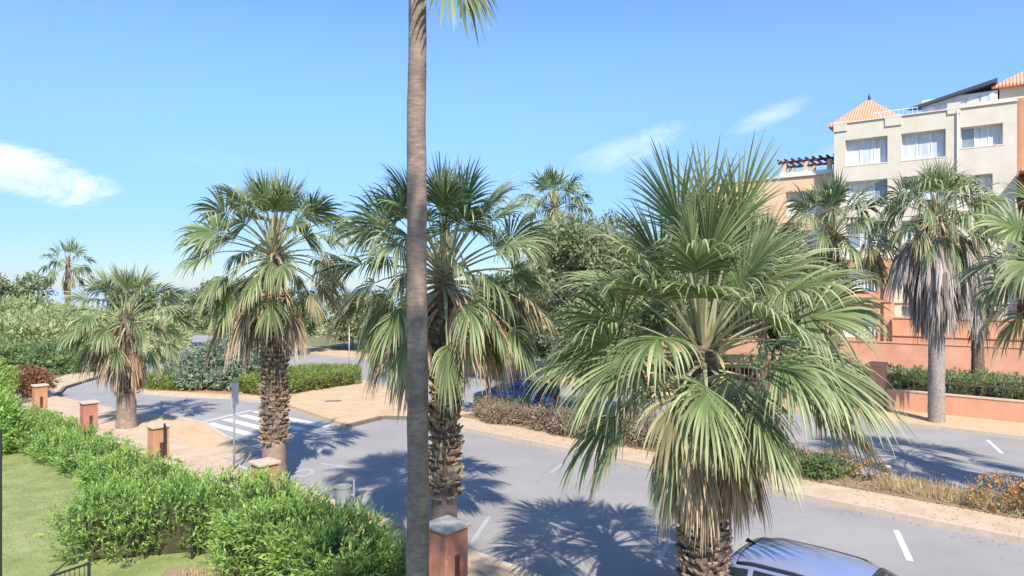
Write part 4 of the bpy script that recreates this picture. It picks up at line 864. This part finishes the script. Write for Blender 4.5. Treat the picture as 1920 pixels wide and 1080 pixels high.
# ------------------------------------------------------------------ apartment building
BR = empty('apartment_building', (24.2,51.3,0), math.atan2(-.59,.808)); tag(BR, 'cream and orange apartment building with tiled turret roof at the right', 'building')
def bbox(name, x0,x1,y0,y1,z0,z1,m, par=BR, bevel=0): return MB().box(x0,x1,y0,y1,z0,z1).build(name, m, par, bevel=bevel)
def facade(name, x0, x1, z0, z1, y, holes, m, depth=.55, par=BR, body=9.0):
    """front wall sheet with real openings (thickness `depth`)"""
    X = sorted(set([x0, x1]+[h[0] for h in holes]+[h[1] for h in holes])); Z = sorted(set([z0, z1]+[h[2] for h in holes]+[h[3] for h in holes])); mb = MB()
    for i in range(len(X)-1):
        for j in range(len(Z)-1):
            cx, cz = (X[i]+X[i+1])/2, (Z[j]+Z[j+1])/2
            if any(h[0] < cx < h[1] and h[2] < cz < h[3] for h in holes): continue
            a, b, c, d = X[i], X[i+1], Z[j], Z[j+1]; mb.add([(a,y,c),(b,y,c),(b,y,d),(a,y,d)], [(0,1,2,3)])
    for (a, b, c, d) in holes:
        mb.add([(a,y,c),(b,y,c),(b,y,d),(a,y,d),(a,y+depth,c),(b,y+depth,c),(b,y+depth,d),(a,y+depth,d)], [(0,4,5,1),(1,5,6,2),(2,6,7,3),(3,7,4,0),(4,7,6,5)])
    mb.add([(x0,y,z0),(x1,y,z0),(x1,y,z1),(x0,y,z1),(x0,y+body,z0),(x1,y+body,z0),(x1,y+body,z1),(x0,y+body,z1)], [(0,3,7,4),(1,5,6,2),(3,2,6,7),(4,7,6,5)])
    return mb.build(name, m, par)
wrd = random.Random(5)
def window(x0, x1, z0, z1, y, panes=3, m=CURT):
    w_ = empty('window', (0,0,0)); w_.parent = BR; e = .06; yy = y
    fr = MB(); fr.box(x0,x1,yy-.04,yy+.04,z0,z0+e); fr.box(x0,x1,yy-.04,yy+.04,z1-e,z1)
    fr.box(x0,x0+e,yy-.038,yy+.038,z0+e,z1-e); fr.box(x1-e,x1,yy-.038,yy+.038,z0+e,z1-e)
    for i in range(1, panes): c = x0+(x1-x0)*i/panes; fr.box(c-.03,c+.03,yy-.036,yy+.036,z0+e,z1-e)
    fr.build('frame', WHITE, w_)
    for i in range(panes):
        a = x0+(x1-x0)*i/panes+.02; b = x0+(x1-x0)*(i+1)/panes-.02; MB().box(a,b,yy+.005,yy+.02,z0+.02,z1-.02).build('pane', GLASS if wrd.random() < .16 else m, w_)
    bbox('sill', x0-.08,x1+.08,yy-.52,yy-.06,z0-.09,z0-.02,TRIM, w_)
    return w_
holes = []; wins = []
cols = [(.77,3.55),(4.42,7.1),(7.95,10.3)]
for k, zt in enumerate((16.5,13.4,10.3,7.2,4.2)):
    for ci, (a, b) in enumerate(cols):
        if ci == 2: 
            if k == 0: h = (a, b, 15.05, zt-.05)
            else: h = (8.7, 9.75, zt-1.5, zt-.25)
        else: h = (a, b, zt-1.9, zt)
        holes.append(h); wins.append((h, 3 if ci < 2 else (3 if k == 0 else 1)))
facade('front_wall', 0, 11.05, 0, 17.75, 0, holes, CREAM)
for h, pn in wins: window(h[0], h[1], h[2]+.0, h[3], .50, pn)
bbox('lower_band', -.03, 11.08, -.06, -.002, 0, 1.55, SALM)
for z in (1.6, 4.6, 7.75): bbox('string_course', -.05, 11.1, -.12, -.004, z-.16, z, TRIM)
for (a, b, zt) in ((-.02,.9,17.95),(3.4,4.45,17.9),(7.2,7.95,18.2)): bbox('pilaster', a, b, -.09, .25, zt-.75, zt, CREAM)
bbox('parapet', 7.95, 11.05, .0, .3, 17.84, 18.05, CREAM); bbox('parapet_cap', -.06, 11.12, -.10, .35, 17.752, 17.83, TRIM)
MB().tube([(7.78,-.10,2),(7.78,-.10,17.6)], .06, 8).build('downpipe', TRIM, BR)
bbox('return_wall', 11.06, 11.5, 1.2, 9, 0, 18.2, ORG)
facade('right_wing', 11.52, 24, 0, 13.0, -.9, [(12.4,14.6,10.9,12.4),(12.4,14.6,7.6,9.4),(12.4,14.6,4.4,6.2),(15.6,18,7.6,9.4),(15.6,18,4.4,6.2),(12.4,14.6,1.8,3.3)], CREAM)
for h in [(12.4,14.6,10.9,12.4),(12.4,14.6,7.6,9.4),(12.4,14.6,4.4,6.2),(15.6,18,7.6,9.4),(15.6,18,4.4,6.2),(12.4,14.6,1.8,3.3)]: window(*h, -.4, 2)
facade('right_tower', 10.1, 24, 13.0, 19.0, 1.2, [(13.4,15,15.2,16.8)], CREAM, body=8); window(13.4,15,15.2,16.8,1.7,2)
def hip(name, x0,x1,y0,y1,z0,h,m=TILE,ov=.45,par=BR, ridge=0):
    cx, cy = (x0+x1)/2, (y0+y1)/2; a, b, c, d = x0-ov, x1+ov, y0-ov, y1+ov
    MB().add([(a,c,z0),(b,c,z0),(b,d,z0),(a,d,z0),(a,c,z0-.14),(b,c,z0-.14),(b,d,z0-.14),(a,d,z0-.14),(cx-ridge,cy,z0+h),(cx+ridge,cy,z0+h)],
             [(0,1,9,8),(1,2,9),(2,3,8,9),(3,0,8),(4,5,1,0),(5,6,2,1),(6,7,3,2),(7,4,0,3),(7,6,5,4)]).build(name, m, par)
hip('tiled_roof', 10.1,24,1.2,9,19.15,2.2, ridge=4.6)
hip('tile_ledge', 11.6,24,-1.2,.9,13.1,.35,ridge=5)
# set-back left wing
lh = [(-3.9,-1.2,11.3,13.2),(-3.9,-1.2,8.2,10.1),(-3.4,-.7,5.3,7.0),(-3.6,-.4,1.75,3.9),(-8.4,-5.4,1.75,3.9),(-8.4,-5.6,5.3,7.0),(-8.4,-5.6,8.4,10.1)]
facade('left_wing', -10, -.02, 0, 14.35, 1.6, lh, YEL)
for h in lh: window(*h, 2.1, 3)
bbox('wing_cap', -10.1,-.03,1.45,2.0,14.352,14.45,TRIM)
for (a, b) in ((-10.0,-4.6),(-4.4,-.05)):
    bl = empty('balcony', (0,0,0)); bl.parent = BR
    bbox('slab', a,b,.1,1.58,4.5,4.72,SALM, bl); bbox('balcony_wall', a,b,.1,.25,4.72,5.05,ORG, bl); bbox('handrail', a,b,.06,.3,5.55,5.63,WHITE, bl)
    k = int((b-a)/.28)
    for j in range(k): bbox('baluster', a+.1+j*.28, a+.18+j*.28, .13,.21,5.05,5.55, WHITE, bl)
bh = [(-4.2,-1.6,5.3,7.0),(.4,3.1,5.3,7.0),(-4.2,-1.6,1.9,3.9),(.4,3.1,1.9,3.9)]
facade('balcony_bay', -5.0, 4.0, 0, 7.55, -1.3, bh, ORG, depth=.9, body=1.29)
for h in bh: window(*h, -.45, 3)
bbox('bay_coping', -5.1,4.1,-1.42,-.02,7.552,7.72,TRIM)
for (a, b, c, d) in bh:
    bl = empty('balustrade', (0,0,0)); bl.parent = BR; bbox('handrail', a,b,-1.34,-1.2,c+.72,c+.80,WHITE, bl)
    k = int((b-a)/.22)
    for q in range(k): bbox('baluster', a+.05+q*.22, a+.13+q*.22, -1.31,-1.23,c+.002,c+.72, WHITE, bl)
for x in (-5.0,-1.2,-.2,3.5): bbox('column', x,x+.5,-1.52,-1.304,0,7.5,ORG)
for z in (1.6,4.7): bbox('string_course', -5.1,4.1,-1.58,-1.306,z-.2,z,TRIM) if False else bbox('string_course', -5.05,4.05,-1.60,-1.525,z-.2,z,SALM)
te = empty('terrace', (0,0,0)); te.parent = BR
bbox('terrace_wall', -16,30,-2.9,-2.7,0,1.75,SALM, te); bbox('terrace_coping', -16,30,-2.95,-2.65,1.752,1.84,SALM, te)
bbox('upper_wall', 4.1,30,-1.9,-1.65,0,3.4,ORG, te); bbox('upper_coping', 4.1,30,-1.96,-1.6,3.402,3.5,SALM, te); bbox('ledge', 4.1,30,-1.98,-1.904,2.2,2.3,SALM, te)
# balustrade posts and pergola on the roof of the left wing
pg = empty('pergola', (0,0,0)); pg.parent = BR
for x in (-4.1,-2.4,-.7): bbox('post', x-.17,x+.17,1.8,2.14,14.45,15.55,YEL, pg); bbox('back_post', x-.17,x+.17,4.2,4.5,14.45,15.55,YEL, pg)
bbox('beam', -4.6,-.1,1.85,2.05,15.55,15.72,DARKW, pg); bbox('beam', -4.6,-.1,4.25,4.45,15.55,15.72,DARKW, pg)
for j in range(9): bbox('rafter', -4.5+j*.52,-4.38+j*.52,1.4,4.9,15.72,15.86,DARKW, pg)
bbox('parapet', -4.35,-.1,1.62,1.8,14.452,14.75,WHITE, pg)
# turret
facade('turret', -.6,3.6,13,18.35,3.6,[(.2,1.0,16.9,17.9)],ORG,body=4.4); hip('turret_roof', -.6,3.6,3.6,8,18.45,2.3)
MB().tube([(1.5,5.8,20.6),(1.5,5.8,20.9),(1.5,5.8,21.2)], [.14,.10,.02], 8).build('finial', DARKW, BR)
# glazed penthouse with dark canopy
bbox('penthouse', 5.6,10.0,1.0,5,17.5,18.9,WHITE)
for j in range(5):
    a = 5.7+j*.84; MB().box(a,a+.76,.93,.98,17.9,18.35+.1*j).build('penthouse_pane', CURT, BR)
MB().add([(4.7,.45,18.35),(10.0,.45,19.6),(10.0,5,19.7),(6.2,5,19.2),(4.7,.45,18.2),(10.0,.45,19.35),(10.0,5,19.45),(6.2,5,19.0)],
         [(0,1,2,3),(4,7,6,5),(0,4,5,1),(1,5,6,2),(2,6,7,3),(3,7,4,0)]).build('dark_canopy', SLATE, BR)
rl = empty('roof_railing', (0,0,0)); rl.parent = BR
bbox('handrail', 2.6,5.4,.12,.17,18.25,18.3,WHITE, rl)
for j in range(9,18): bbox('bar', .45+j*.29,.47+j*.29,.13,.16,17.83,18.25,WHITE, rl)

try:
    scn.cycles.max_bounces = 6; scn.cycles.transparent_max_bounces = 4
except Exception: pass
